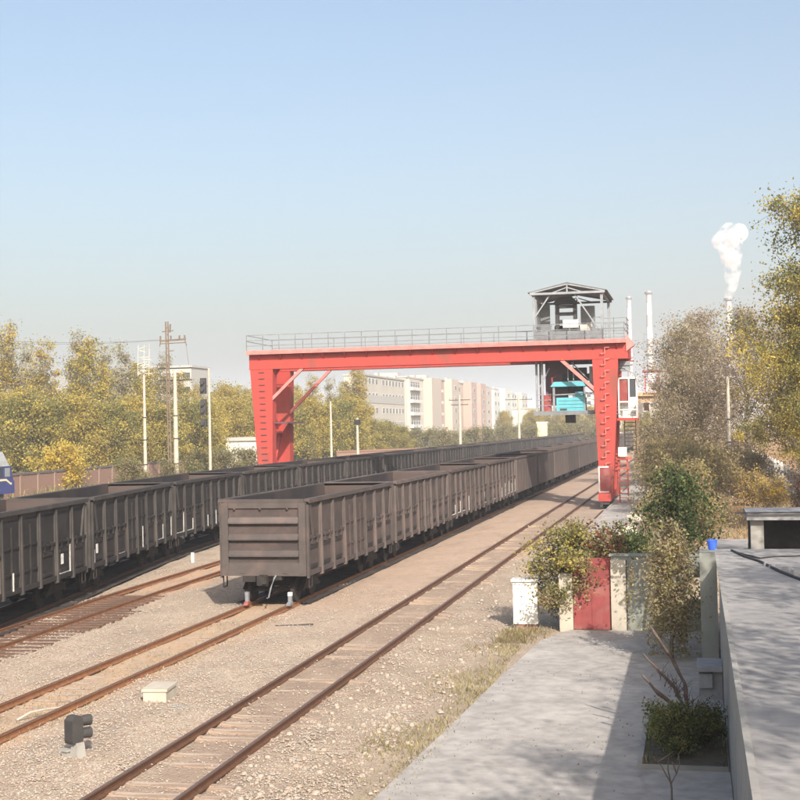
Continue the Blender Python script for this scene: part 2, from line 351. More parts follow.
# concrete yard in front of the wall
pv = MB(); PG = GZ+.03
pv.prism([(-5.9, 8), (-5.15, 20.8), (-4.62, 31), (-4.3, 36.3), (-3.7, 38.45), (.45, 38.45), (.45, 8)], GZ-.2, PG+.04)
tag(pv.build('pavement', 'pave'), kind='structure')
PZ = PG+.04
# pale walkway strip along the crane rail
ws = MB(); ws.box(-5.75, -4.0, 46, 330, GZ-.1, .12); ws.box(-5.86, -5.752, 46, 330, GZ-.1, .17)
tag(ws.build('concrete_walkway', 'pave'), kind='structure')
rubble_bank = MB()
for i in range(420):
    y = 48+rnd.random()**1.3*80; x = -4.15+rnd.random()*1.0; s = .05+rnd.random()*.16
    rubble_bank.taper(x, y, GZ, GZ+s*1.3+.12, s*1.6, s*1.5, s*.8, s*.9, x+rnd.uniform(-.05,.05), y+rnd.uniform(-.05,.05))
tag(rubble_bank.build('rubble_bank', 'cream'), 'whitish broken concrete rubble spilling along the walkway edge', 'rubble', kind='stuff')

# loose ballast stones
def stones(name, N, xr, yr, smin, smax, mats, seed, label, dens=None):
    r = np.random.RandomState(seed)
    x = r.uniform(*xr, N); u = r.rand(N); y = 1/((1/yr[0])+(1/yr[1]-1/yr[0])*u)   # thicker near the camera
    if dens is not None: k = r.rand(N) < dens(x, y); x, y = x[k], y[k]
    n = len(x); s = smin+(smax-smin)*r.rand(n)**2.5
    base = np.array([[-1,-1,-.6],[1,-1,-.6],[1,1,-.6],[-1,1,-.6],[-.6,-.7,.6],[.7,-.6,.5],[.6,.7,.6],[-.7,.6,.45]])
    V = base[None]*(.75+.5*r.rand(n, 8, 3))*s[:, None, None]*.5
    a = r.rand(n)*6.28; c, sn = np.cos(a)[:, None], np.sin(a)[:, None]
    X = V[..., 0]*c-V[..., 1]*sn+x[:, None]; Y = V[..., 0]*sn+V[..., 1]*c+y[:, None]; Z = V[..., 2]*.8+GZ+(lump(x, y)+.018+.05*np.exp(-((x+17.2)/1.2)**2)+.04*np.exp(-((x+11.6)/1.3)**2))[:, None]+.1*s[:, None]
    V = np.stack([X, Y, Z], -1).reshape(-1, 3)
    f = np.array([(4,5,6,7),(0,1,5,4),(1,2,6,5),(2,3,7,6),(3,0,4,7)]); F = (f[None]+np.arange(n)[:, None, None]*8).reshape(-1, 4)
    mi = np.repeat(r.randint(0, len(mats), n), 5)
    return tag(np_mesh(name, V, F, mats, mi), label, name.replace('_', ' '), kind='stuff')
sm1 = mat('stone_pale', (.36, .30, .24), .95); sm2 = mat('stone_tan', (.34, .27, .21), .95); sm3 = mat('stone_brown', (.26, .195, .15), .95); sm4 = mat('stone_grey', (.34, .31, .275), .95)
def dn(x, y):
    d = np.ones_like(x); d[np.abs(x+8.95) < .9] = .25; d[np.abs(x+14.11) < .85] = .12
    d[(y > 48) & (x < -9.6) & (x > -13)] = .05; return d
stones('gravel', 90000, (-23, -5.6), (17, 66), .018, .048, [sm1, sm2, sm2, sm3, sm4], 1, 'loose beige ballast stones scattered between the railway tracks', dn)
stones('broken_stone', 700, (-7.9, -5.2), (17, 75), .05, .13, [sm1, sm1, sm2], 2, 'pale broken stones beside the nearest right hand track')

# ============================================================ TRACKS
def offset_path(path, d):
    out = []
    for i, p in enumerate(path):
        a = Vector(path[max(i-1, 0)]); b = Vector(path[min(i+1, len(path)-1)]); t = (b-a).normalized(); out.append((p[0]+t.y*d, p[1]-t.x*d))
    return out
def rail_mb(path):
    m = MB()
    prof = [(-.07,-.15),(.07,-.15),(.07,-.13),(.012,-.11),(.012,-.04),(.036,-.03),(.036,0),(-.036,0),(-.036,-.03),(-.012,-.04),(-.012,-.11),(-.07,-.13)]
    n = len(prof); vs = []; fs = []
    for i, p in enumerate(path):
        a = Vector(path[max(i-1, 0)]); b = Vector(path[min(i+1, len(path)-1)]); t = (b-a).normalized(); nx_ = Vector((t.y, -t.x))
        for (u, z) in prof: vs.append((p[0]+nx_.x*u, p[1]+nx_.y*u, z))
    for i in range(len(path)-1):
        for k in range(n): a = i*n+k; b = i*n+(k+1)%n; fs.append((a, b, b+n, a+n))
    fs.append(tuple(range(n-1,-1,-1)))
    m.v = vs; m.f = fs; m.mi = [1 if (k % n) == 6 else 0 for k in range((len(path)-1)*n)]+[0]
    return m
def track(label, path, y0, rail='rail', tie='tie', ties=100, step=.62, proud=.0, tlen=2.5, group='railway tracks', skip=0.0, seed=0):
    r = random.Random(seed)
    root = empty('railway_track', (0,0,0)); tag(root, label, 'railway track', group)
    for s in (-.752, .752): rail_mb(offset_path(path, s)).build('rail', [rail, 'railtop'], root)
    # sleepers follow the path
    def at(Y):
        for a, b in zip(path, path[1:]):
            if a[1] <= Y <= b[1]: k = (Y-a[1])/(b[1]-a[1]); return a[0]+(b[0]-a[0])*k, math.atan2(b[0]-a[0], b[1]-a[1])
        return path[-1][0], 0
    y = y0
    for i in range(ties):
        x, ang = at(y); L = (tlen(y) if callable(tlen) else tlen)*r.uniform(.97, 1.03); m = MB(); z1 = GZ+.028+proud+r.uniform(-.008, .01)
        m.box(-L/2, L/2, -.11, .11, GZ-.12, z1)
        for s in (-.752, .752): m.box(s-.15, s+.15, -.075, .075, z1, z1+.018)
        if r.random() >= skip:
            o = m.build('sleeper', tie, root); o.location = (x, y, 0); o.rotation_euler = (0, 0, -ang+r.uniform(-.02, .02))
        y += step*r.uniform(.94, 1.06)
    return root
track('rusty track with exposed timber sleepers nearest the concrete yard', [(-8.95, 6), (-8.95, 60), (-8.95, 420)], 14, ties=100, step=.66, proud=-.018, skip=.38, seed=1)
track('orange rusty track half buried in dirt, running under the nearest brown wagon', [(-14.11, 12), (-14.11, 60), (-14.11, 420)], 20, rail='railrust', ties=60, step=.68, proud=-.03, skip=.45, seed=2)
L1 = [(-19.2, 22), (-19.75, 34), (-20.15, 46), (-20.35, 60), (-20.5, 90), (-20.5, 420)]
track('empty rusty track between the wagon rows, with long dark switch timbers', L1, 29, rail='railrust', tie='tiedark', ties=30, step=.55, proud=.035, tlen=lambda y: 3.6 if y < 41.5 else 2.5, seed=3)
def Xc(Y):
    K = [(10,-20.6),(25,-20.75),(34.5,-21.35),(42,-22.5),(50,-23.9),(58,-25.1),(67,-26.0),(80,-26.8),(100,-27.2),(120,-27.3),(420,-27.3)]
    for a, b in zip(K, K[1:]):
        if a[0] <= Y <= b[0]: return a[1]+(b[1]-a[1])*(Y-a[0])/(b[0]-a[0])
    return K[-1][1]
track('dark track hidden beneath the long left hand row of black wagons', [(Xc(y), y) for y in list(range(12, 121, 4))+[420]], 16, ties=40, seed=4)
# black dusty strips that paint deeper shade under the standing trains
def shade_strip(path, w, z):
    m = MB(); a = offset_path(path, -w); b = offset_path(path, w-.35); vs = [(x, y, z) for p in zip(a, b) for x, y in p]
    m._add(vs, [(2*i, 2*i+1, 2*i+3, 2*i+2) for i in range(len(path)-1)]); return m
tag(shade_strip([(Xc(y), y) for y in list(range(12, 121, 3))+[400]], 1.7, GZ+.075).build('coal_shade_strip', 'coal_shade'), kind='structure')
tag(shade_strip([(-14.11, y) for y in (43.5, 60, 120, 400)], 1.5, GZ+.065).build('coal_shade_strip', 'coal_shade'), kind='structure')
# crane rails
for x, lab in ((-6.0, 'thin steel crane rail along the pale walkway, under the right gantry leg'), (-31.6, 'thin steel crane rail beyond the left wagons, under the left gantry leg')):
    m = MB(); m.box(x-.35, x+.35, 60, 320, GZ-.1, GZ+.02); m.box(x-.04, x+.04, 60, 320, GZ+.02, -.02)
    tag(m.build('crane_rail', 'rail'), lab, 'rail', 'crane rails')

# ============================================================ WAGONS
WL = 12.5; WP = 13.14; TOP = 3.53; BOT = 1.0
def wagon_proto(kind):
    body = {'ribbed': 'wag', 'black': 'wag2', 'smooth': 'wag3'}[kind]; post = {'ribbed': 'wagpost', 'black': 'wagpost2', 'smooth': 'wag3'}[kind]
    root = empty('gondola_wagon')
    h = WL/2; r = random.Random(5)
    b = MB()
    b.box(-1.42, 1.42, -h+.02, h-.02, BOT+.12, BOT+.30)                        # floor
    for s in (-1, 1):
        b.box(s*1.42, s*1.47, -h+.02, h-.02, BOT+.05, TOP-.02)
        b.box(s*1.40, s*1.55, -h+.03, h-.03, BOT-.03, BOT+.13)                 # side sill
    for s in (-1, 1): b.box(-1.42, 1.42, s*(h-.07), s*(h-.02), BOT+.05, TOP-.02)
    b.box(-.3, .3, -h+.2, h-.2, BOT-.22, BOT+.12)
    b.build('body', body, root)
    inn = MB()
    for s in (-1, 1): inn.box(s*1.395, s*1.417, -h+.1, h-.1, BOT+.31, TOP-.03)
    for s in (-1, 1): inn.box(-1.39, 1.39, s*(h-.10), s*(h-.075), BOT+.31, TOP-.03)
    inn.box(-1.39, 1.39, -h+.11, h-.11, BOT+.302, BOT+.36)
    inn.build('lining', 'wagin', root)
    t = MB()
    for s in (-1, 1):
        t.box(s*1.40, s*1.605, -h, h, TOP-.10, TOP)
        t.box(s*1.57, s*1.605, -h, h, TOP-.14, TOP-.102)
    for s in (-1, 1): t.box(-1.398, 1.398, s*(h-.1), s*(h+.04), TOP-.115, TOP-.003)
    t.build('top_rim', post, root)
    if kind == 'smooth':
        for s in (-1, 1):
            m = MB(); m.box(s*1.472, s*1.575, -h+.05, h-.05, BOT-.05, TOP-.2)
            for k in range(1, 8): y = -h+WL*k/8; m.box(s*1.575, s*1.583, y-.012, y+.012, BOT, TOP-.2)
            m.build('side_panel', 'wag3', root)
    else:
        ys = [-h+WL*k/8 for k in range(9)]
        for s in (-1, 1):
            for k, y in enumerate(ys):
                if k in (0, 8): continue
                m = MB(); w0, w1 = (.10, .06)
                # hat-shaped stanchion: slim under the rim, deep and wide lower down
                m.prof_x([(y-w1, TOP-.19), (y-w0, TOP-.75), (y-w0, BOT-.12), (y+w0, BOT-.12), (y+w0, TOP-.75), (y+w1, TOP-.19)], s*1.473, s*1.54) if s < 0 else m.prof_x([(y-w1, TOP-.19), (y-w0, TOP-.75), (y-w0, BOT-.12), (y+w0, BOT-.12), (y+w0, TOP-.75), (y+w1, TOP-.19)], 1.473, 1.54)
                m.hexa([(s*1.54-.001, y-.07, BOT-.12), (s*1.61, y-.06, BOT-.10), (s*1.61, y+.06, BOT-.10), (s*1.54-.001, y+.07, BOT-.12),
                        (s*1.54-.001, y-.04, TOP-.20), (s*1.57, y-.035, TOP-.20), (s*1.57, y+.035, TOP-.20), (s*1.54-.001, y+.04, TOP-.20)])
                m.build('stanchion', post, root)
            # doors between the posts
            for k in range(8):
                ya, yb = ys[k]+.16, ys[k+1]-.16; d = MB()
                if k in (3, 4):
                    d.box(s*1.472, s*1.50, ya, yb, BOT+.05, TOP-.35)
                    for z in (BOT+.55, BOT+1.35): d.box(s*1.50, s*1.545, ya+.05, yb-.05, z, z+.07)
                    d.box(s*1.502, s*1.56, (ya+yb)/2-.04, (ya+yb)/2+.04, BOT+.1, TOP-.5)
                else:
                    d.box(s*1.472, s*1.492, ya, yb, BOT+.02, BOT+1.18)
                    for y_ in (ya+.02, yb-.09): d.box(s*1.492, s*1.515, y_, y_+.07, BOT+.04, BOT+1.16)
                    d.box(s*1.492, s*1.56, ya, yb, BOT+1.18, BOT+1.25)
                    hg = MB()
                    for z in (BOT+.2, BOT+.85):
                        hg.box(s*1.4925, s*1.53, ya+.22, yb-.22, z, z+.12)
                    d.box(s*1.492, s*1.57, ya+.25, ya+.33, BOT+1.0, BOT+1.3)
                    d.box(s*1.492, s*1.57, yb-.33, yb-.25, BOT+1.0, BOT+1.3)
                dr = d.build('side_door', body, root)
                if k not in (3, 4): hg.build_each('hinge', 'iron', dr)
                gl_ = MB(); gl_.box(s*1.4725, s*1.476, ya-.04, yb+.04, TOP-.30, TOP-.11); gl_.build('rim_shade_mark', 'dark', dr)  # dark band painted in as the shade under the top rim
            # corner stay and corner post
            for e in (-1, 1):
                c = MB()
                c.bar((s*1.53, e*(h-.28), TOP-.22), (s*1.53, e*(h-.62), BOT+1.2), .07)
                c.box(s*1.472, s*1.56, e*(h-.10), e*(h-.001), BOT-.1, TOP-.195)
                c.build('corner_brace', post, root)
    # ends
    for e in (-1, 1):
        m = MB(); f = e*(h-.018)
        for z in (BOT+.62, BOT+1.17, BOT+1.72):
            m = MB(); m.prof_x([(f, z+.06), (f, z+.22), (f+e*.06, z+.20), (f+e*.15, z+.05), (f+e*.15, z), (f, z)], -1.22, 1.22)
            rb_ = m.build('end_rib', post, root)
            gr = MB(); gr.box(-1.21, 1.21, f, f+e*.008, z-.085, z-.002); gr.build('rib_shade_line', 'dark', rb_)  # dark strip paints the shadow below each end rib
        c = MB()
        for s in (-1, 1): c.box(s*1.23, s*1.468, f, f+e*.10, BOT-.02, TOP-.118)
        c.box(-1.229, 1.229, f, f+e*.08, BOT-.02, BOT+.42)
        c.box(-1.229, 1.229, f, f+e*.06, TOP-.30, TOP-.118)
        for x in (-1.0, -.1, .85): c.box(x-.03, x+.03, f+e*.06, f+e*.11, TOP-.34, TOP-.26)
        for x in (-.72, .72, ): c.box(x-.09, x+.09, f+e*.081, f+e*.10, BOT+.06, BOT+.10)
        for x in (-1.3, 1.3): c.box(x-.05, x+.05, f+e*.101, f+e*.115, BOT+.05, BOT+.12)
        c.bar((-1.52, f, TOP-.1), (-1.52, f, BOT+.1), .035)
        c.build('end_frame', post, root)
    for e in (-1, 1):
        g = MB(); f = e*h
        g.box(-.14, .14, f, f+e*.18, BOT-.35, BOT+.02); g.box(-.11, .11, f+e*.18, f+e*.32, BOT-.27, BOT-.02)
        g.box(-.17, .02, f+e*.25, f+e*.318, BOT-.31, BOT+.0); g.box(.02, .16, f+e*.22, f+e*.30, BOT-.26, BOT-.03)
        g.box(-.75, -.3, f-e*.3, f+e*.05, BOT-.22, BOT-.02); g.box(.3, .6, f-e*.3, f+e*.03, BOT-.16, BOT-.02)
        g.build('coupler', 'iron', root)
    a = MB()
    for e in (-1, 1):
        f = e*h; a.tube([(.42, f+e*.02, BOT+.02), (.38, f+e*.16, BOT-.1), (.28, f+e*.22, BOT-.4), (.2, f+e*.22, BOT-.72), (.14, f+e*.2, BOT-.74)], .028, 6)
    a.build_each('brake_hose', 'grey', root)
    for e in (-1, 1):
        cy = e*(h-1.9)
        bg_ = MB()
        for s in (-1, 1): bg_.hexa([(s*1.0-.08, cy-1.05, .42), (s*1.0+.08, cy-1.05, .42), (s*1.0+.08, cy+1.05, .42), (s*1.0-.08, cy+1.05, .42),
                                    (s*1.0-.08, cy-.55, .78), (s*1.0+.08, cy-.55, .78), (s*1.0+.08, cy+.55, .78), (s*1.0-.08, cy+.55, .78)])
        bg_.box(-1.05, 1.05, cy-.2, cy+.2, .45, .80)
        bo = bg_.build('bogie', 'iron', root)
        for dy in (-.875, .875):
            w = MB()
            for s in (-1, 1): w.cylx((s*.76, cy+dy, .42), .42, .13, 20)
            w.cylx((0, cy+dy, .42), .08, 2.1, 8); w.build('wheelset', 'iron', bo)
    st = MB()
    for s in (-1, 1):
        for e in (-1, 1):
            st.mark()
            for yy in (h-.15, h-.5): st.bar((s*1.5, e*yy, BOT-.02), (s*1.5, e*yy, BOT-.42), .035)
            st.bar((s*1.5, e*(h-.15), BOT-.42), (s*1.5, e*(h-.5), BOT-.42), .05)
    st.build_each('step', 'iron', root)
    return root
def chalk_marks(root, seed):
    r = random.Random(seed); m = MB(); ys = [-WL/2+WL*k/8 for k in range(9)]; s = 1
    for k in range(8):
        if r.random() < .33: continue
        ya, yb = ys[k]+.16, ys[k+1]-.16
        x0, x1 = 1.516, 1.5205
        if k in (3, 4): x0, x1 = 1.561, 1.5655
        yl = ya+.02 if r.random() < .5 else yb-.09
        if k in (3, 4): yl = (ya+yb)/2-.03
        m.box(x0, x1, yl-.02, yl+.10, BOT+.08, BOT+r.uniform(.6, 1.12))
        if r.random() < .75 and k not in (3, 4): m.box(1.493, 1.498, ya+.1, yb-.1, BOT+.04, BOT+.17)
        if r.random() < .3 and k not in (3, 4): m.box(1.493, 1.498, ya+.35, ya+.60, BOT+.45, BOT+.8)
    m.build_each('painted_mark', 'chalk', root)
P1 = wagon_proto('ribbed'); P2 = wagon_proto('black'); P3 = wagon_proto('smooth')
VM0 = 42.0
used = set()
def put(proto, x, y, rz, label, group):
    o = proto if proto not in used else copy_tree(proto); used.add(proto)
    o.location = (x, y, 0); o.rotation_euler = (0, 0, rz); tag(o, label, 'rail wagon', group); return o
lm = ['empty brown gondola wagon with ribbed end facing us, front of the middle row', 'brown ribbed gondola wagon coupled directly behind the front wagon of the middle row',
      'brown ribbed gondola wagon, third from the near end of the middle row', 'brown ribbed gondola wagon just before the smooth sided ones in the middle row',
      'smooth sided wagon darkened by the crane shadow, fifth in the middle row']
made = []
for i in range(20):
    y = VM0+WL/2+.16+i*WP
    if i < 4: made.append((P1, -14.11, y, 0, lm[i]))
    elif i == 4: made.append((P3, -14.11, y, 0, lm[4]))
    else: made.append((P3, -14.11, y, 0, 'smooth brown gondola wagon, %s from the near end of the middle row' % ORD[i]))
def along(Ystart, n):
    pts = []; y = Ystart
    for i in range(n):
        x0 = Xc(y); yy = y+WP
        for _ in range(6): yy = y+math.sqrt(WP**2-(Xc(yy)-x0)**2)
        pts.append((x0, y, Xc(yy), yy)); y = yy
    return pts
nk = 0
for i, (x0, y0, x1, y1) in enumerate(along(17.7, 23)):
    lab = {0: 'black ribbed gondola wagon with white paint marks, cut off by the left picture edge', 1: 'black ribbed gondola wagon, second of the left row, below the blue locomotive',
           2: 'black ribbed gondola wagon, third of the left row, partly behind the brown front wagon'}.get(i, 'black ribbed gondola wagon, %s from the near end of the left row' % ORD[i])
    made.append((P2, (x0+x1)/2, (y0+y1)/2, -math.atan2(x1-x0, y1-y0), lab))
objs = [None]*len(made)
# copies first (from clean prototypes), then the prototypes take their own place
firsts = {}
for i, mrec in enumerate(made):
    if mrec[0] not in firsts: firsts[mrec[0]] = i
for i, (p, x, y, rz, lab) in enumerate(made):
    if firsts[p] == i: continue
    o = copy_tree(p); o.location = (x, y, 0); o.rotation_euler = (0,0,rz); objs[i] = o
for p, i in firsts.items():
    _, x, y, rz, lab = made[i]; p.location = (x, y, 0); p.rotation_euler = (0,0,rz); objs[i] = p
for i, o in enumerate(objs):
    p, x, y, rz, lab = made[i]; left = i >= 20
    tag(o, lab, 'rail wagon', 'black wagons of the left row' if left else ('ribbed wagons of the middle row' if i < 4 else 'smooth wagons of the middle row'))
    if (left and i < 30) or i in (2, 3): chalk_marks(o, i)
# small white-topped stop blocks (wheel chocks) by the front wagon
for x, lab in ((-13.28, 'small wheel stop with white top clamped on the right rail before the front wagon'), (-14.78, 'small wheel stop with red foot on the left rail before the front wagon')):
    c = empty('wheel_stop', (x, VM0+.3, 0)); tag(c, lab, 'wheel stop')
    m = MB(); m.box(-.06, .06, -.05, .07, 0, .30); m.build('post', 'grey', c)
    m = MB(); m.prof_x([(-.25, 0), (.1, 0), (.1, .12), (-.1, .1)], -.07, .07); m.build('shoe', 'reddoor' if x < -14 else 'grey', c)
    m = MB(); m.box(-.065, .065, -.055, .075, .30, .42); m.build('cap', 'white' if x > -14 else 'grey', c)

# ============================================================ GANTRY CRANE
cr = empty('gantry_crane', (-18.6, 97.2, GZ)); tag(cr, 'large red gantry crane spanning over the rows of wagons', 'gantry crane')
CO = Vector((-18.6, 97.2, GZ))
def pbe(mb, name, m): return [pb(q, name, m) for q in mb.pieces()]
def pb(mb, name, m, parent=None):
    o = mb.build(name, m, parent or cr)
    if (parent or cr) is cr: o.location = (-CO.x, -CO.y, -CO.z)
    return o
XL, XR = -32.7, -4.3; YF, YB = 94.9, 99.3
for gy_, nm in ((YF, 'f'), (YB, 'b')):
    g = MB(); g.box(XL+.02, XR-.2, gy_, gy_+.9, 10.45, 11.5)
    g.box(XL, XR, gy_-.08, gy_+.98, 10.40, 10.449); g.box(XL+.05, XR-.05, gy_-.05, gy_+.95, 11.501, 11.62)
    if nm == 'f':
        for k in range(17):
            x = XL+.9+k*1.66; g.hexa([(x-.02, gy_-.42, 11.40), (x+.02, gy_-.42, 11.40), (x+.02, gy_, 11.05), (x-.02, gy_, 11.05), (x-.02, gy_-.42, 11.48), (x+.02, gy_-.42, 11.48), (x+.02, gy_, 11.48), (x-.02, gy_, 11.48)])
    pb(g, 'girder', 'red')
w = MB(); w.box(XL-.05, XR-.3, YF-.55, YF-.06, 11.50, 11.62); w.box(XL-.05, XR-.3, YF-.56, YF-.52, 11.621, 11.80); w.box(XL, XR, YF-.05, YF+.95, 11.621, 11.72)
w.hexa([(XR-.3, YF-.1, 10.9), (XR+.25, YF-.1, 11.3), (XR+.25, YF+.9, 11.3), (XR-.3, YF+.9, 10.9), (XR-.3, YF-.1, 12.15), (XR+.15, YF-.1, 11.6), (XR+.15, YF+.9, 11.6), (XR-.3, YF+.9, 12.15)])
pb(w, 'walkway', 'pinkred')
rl = MB()
for k in range(23):
    x = XL+k*(28/22.); rl.bar((x, YF-.5, 11.8), (x, YF-.5, 12.95), .05)
for z in (12.15, 12.55, 12.95): rl.bar((XL, YF-.5, z), (XR-.4, YF-.5, z), .045)
for k in range(12):
    x = XL+k*(28/11.); rl.bar((x, YB+1.3, 11.6), (x, YB+1.3, 12.95), .05)
for z in (12.3, 12.95): rl.bar((XL, YB+1.3, z), (XR-.4, YB+1.3, z), .045)
for x in (XL, XR-.4): rl.bar((x, YF-.5, 12.95), (x, YB+1.3, 12.95), .045); rl.bar((x, YF-.5, 12.5), (x, YB+1.3, 12.5), .045)
pb(rl, 'handrail', 'grey')
e_ = MB()
for x in (XL+.2, XR-1.1): e_.box(x, x+.9, YF+.95, YB-.05, 10.6, 11.4)
pbe(e_, 'end_beam', 'red')
for side in (-1, 1):
    xt = -31.72 if side < 0 else -6.1; xb = -31.5 if side < 0 else -6.2
    for y_ in (YF+.45, YB+.45):
        m = MB(); m.taper(xb, y_, .95, 10.4, .95, .9, 1.78 if side < 0 else 1.82, 1.0, xt)
        lg = pb(m, 'leg', 'red')
        if y_ < 97:
            m = MB()
            if side < 0:
                for k in range(20):
                    z = 1.2+k*.47; xx = xb+(xt-xb)*(z-.95)/9.45; m.box(xx-.22, xx+.22, y_-.50-.05*(z/10), y_-.46, z, z+.05)
                m.build_each('rung', 'dark', lg)
            else:
                for k in range(11):
                    z = 2.6+k*.82; xx = xb+(xt-xb)*(z-.95)/9.45+.0; yf = y_-.66; m.mark()
                    m.bar((xx-.3, yf, z), (xx, yf, z), .045); m.bar((xx, yf, z), (xx, yf, z+.42), .045); m.bar((xx, yf, z+.42), (xx+.3, yf, z+.42), .045)
                    for q in (-.3, .3): m.bar((xx+q, yf, z+(.42 if q > 0 else 0)), (xx+q, y_-.47, z+(.42 if q > 0 else 0)), .035)
                m.build_each('rung', 'pinkred', lg)
    m = MB(); m.box(xb-.42, xb+.42, 92.6, 103.2, .42, .949); pb(m, 'sill_beam', 'red')
    for y_ in (93.1, 94.3, 101.5, 102.7):
        m = MB(); m.cylx((xb, y_, .22), .24, .14, 16); pb(m, 'travel_wheel', 'iron')
    for y_ in (93.7, 102.1):
        m = MB(); m.box(xb-.3, xb+.3, y_-1.0, y_+1.0, .2, .419); m.box(xb-.32, xb-.13, y_-1.05, y_+1.05, .02, .42); pb(m, 'wheel_truck', 'dark')
    # struts between the legs
    m = MB(); ya, yb = YF+.95, YB-.05
    m.bar((xt, ya, 5.6), (xt, yb, 5.6), .3); m.bar((xt, ya, 5.4), (xb, yb, 1.6), .2); m.bar((xb, ya, 1.6), (xt, yb, 5.4), .2); m.bar((xt-.2, ya, 9.9), (xt-.2, yb, 6.0), .2)
    pb(m, 'leg_brace', 'red')
m = MB(); m.box(-31.0, -29.9, YF+.5, YB+.4, 6.3, 6.42); pb(m, 'landing', 'plum')
kb = MB()
kb.bar((-31.2, YF+.1, 7.9), (-28.5, YF+.1, 10.42), .22); kb.bar((-31.2, YB+.1, 6.9), (-27.6, YB+.1, 10.42), .22)
kb.bar((-6.6, YF+.1, 8.0), (-9.2, YF+.1, 10.42), .24); kb.bar((-6.6, YB+.1, 7.7), (-9.6, YB+.1, 10.42), .24)
pbe(kb, 'knee_brace', 'pinkred')
# foot of right leg: white framed red cabinet, white box and ladder cage
fm = MB(); fm.box(-6.62, -5.9, YF-.48, YF-.30, 1.0, 2.75); fc = pb(fm, 'cabinet', 'reddoor')
fm = MB(); fm.box(-6.72, -6.62, YF-.52, YF-.28, .95, 2.8); fm.box(-6.62, -6.0, YF-.52, YF-.482, 2.7, 2.8); fm.box(-6.62, -6.0, YF-.52, YF-.482, .95, 1.03); fm.build('frame', 'white', fc)
fm = MB(); fm.box(-5.35, -4.75, YF+.4, YF+.8, 3.45, 4.1); pb(fm, 'junction_box', 'white')
lad = MB()
for z in np.arange(.5, 3.4, .3): lad.bar((-5.35, YF+.9, z), (-4.75, YF+.9, z), .05)
for x in (-5.35, -4.75): lad.bar((x, YF+.9, .1), (x, YF+.9, 3.4), .06); lad.bar((x, YF+1.7, .1), (x, YF+1.7, 3.4), .06)
lad.bar((-5.5, YF+.7, 3.3), (-4.4, YF+.7, 3.3), .16); lad.bar((-5.5, YF+.7, 2.6), (-4.6, YF+.7, 2.6), .1)
pb(lad, 'ladder', 'redlight')
ld = MB()
for k in range(8):
    z = 3.9+k*.28; ld.bar((-4.95, YF+2.2, z), (-4.15, YF+2.2, z), .09, .05)
for x in (-4.95, -4.15): ld.bar((x, YF+2.2, 3.6), (x, YF+2.2, 6.0), .06)
pb(ld, 'cab_ladder', 'iron')
cb = MB(); cb.box(-5.45, -3.95, YF+1.4, YF+3.2, 6.0, 6.18); pb(cb, 'cab_platform', 'red')
# driver's cab
m = MB(); m.box(-5.35, -4.0, YF+1.9, YF+3.2, 9.0, 9.12); m.box(-5.35, -4.0, YF+1.9, YF+3.2, 6.181, 6.30); m.box(-5.35, -4.0, YF+3.1, YF+3.2, 6.3, 9.0); m.box(-4.1, -4.0, YF+2.0, YF+3.1, 6.3, 7.2)
cab = pb(m, 'driver_cab', 'white')
m = MB()
for x in (-5.35, -4.62, -4.08): m.box(x, x+.1, YF+1.88, YF+1.98, 6.3, 9.0)
m.box(-5.25, -4.62, YF+1.9, YF+1.97, 7.3, 7.4); m.box(-4.52, -4.08, YF+1.9, YF+1.97, 7.6, 7.68); m.box(-5.25, -4.08, YF+1.9, YF+1.97, 6.75, 6.82); m.build('frame', 'white', cab)
m = MB(); m.box(-5.24, -4.63, YF+1.985, YF+2.02, 7.41, 8.99); m.build('red_panel', 'reddoor', cab)
m = MB(); m.box(-4.515, -4.085, YF+1.985, YF+2.0, 7.69, 8.99); m.build('window', 'glass', cab)
m = MB()
for z in (6.5, 6.75, 7.0): m.bar((-6.0, YF+1.2, z), (-5.4, YF+1.2, z), .05); m.bar((-5.4, YF+1.2, z), (-4.0, YF+1.2, z-.1), .04)
m.bar((-4.0, YF+1.2, 6.2), (-4.0, YF+1.2, 7.0), .05); pb(m, 'cab_rail', 'lightgrey')
m = MB(); m.box(-5.2, -4.5, YF+2.2, YF+3.0, 9.6, 10.3); m.box(-5.3, -4.3, YF+2.1, YF+3.0, 10.0, 10.12); m.tube([(-5.5, YF+2, 9.9), (-4.9, YF+1.9, 9.75), (-4.1, YF+1.9, 9.35), (-3.95, YF+1.9, 8.5)], .05); pb(m, 'cable_box', 'lightgrey')

# trolley house on the girders (its own thing: it rolls on the crane)
tr = empty('crane_trolley', (-8.7, YF, 11.8)); tag(tr, 'open grey roofed trolley house with black hoist on top of the red crane', 'crane trolley')
def tbe(mb, name, m): return [tb(q, name, m) for q in mb.pieces()]
def tb(mb, name, m, parent=None):
    o = mb.build(name, m, parent or tr)
    if (parent or tr) is tr: o.location = (8.7, -YF, -11.8)
    return o
y0, y1 = YF+.1, YF+8.2; hx0, hx1 = -11.1, -6.25
m = MB(); m.box(hx0-.1, hx1+.1, y0-.1, y1, 11.74, 11.92); m.box(hx0, hx1, y0-.12, y0-.05, 11.93, 12.5); tb(m, 'deck', 'grey')
for x in (hx0, hx1):
    for y_ in (y0, y1-.2):
        m = MB(); m.box(x-.1, x+.1, y_-.1, y_+.1, 11.92, 15.15); tb(m, 'post', 'lightgrey')
m = MB(); cx = (hx0+hx1)/2
for yy in (y0-.2, y1-.1):
    m.bar((hx0-.25, yy, 15.2), (hx1+.25, yy, 15.2), .16); m.bar((hx0-.25, yy, 15.28), (cx, yy, 15.85), .12); m.bar((hx1+.25, yy, 15.28), (cx, yy, 15.85), .12)
    m.bar((cx, yy, 15.2), (cx, yy, 15.8), .1)
    m.bar((cx-1.2, yy, 15.2), (cx, yy, 15.6), .07); m.bar((cx+1.2, yy, 15.2), (cx, yy, 15.6), .07)
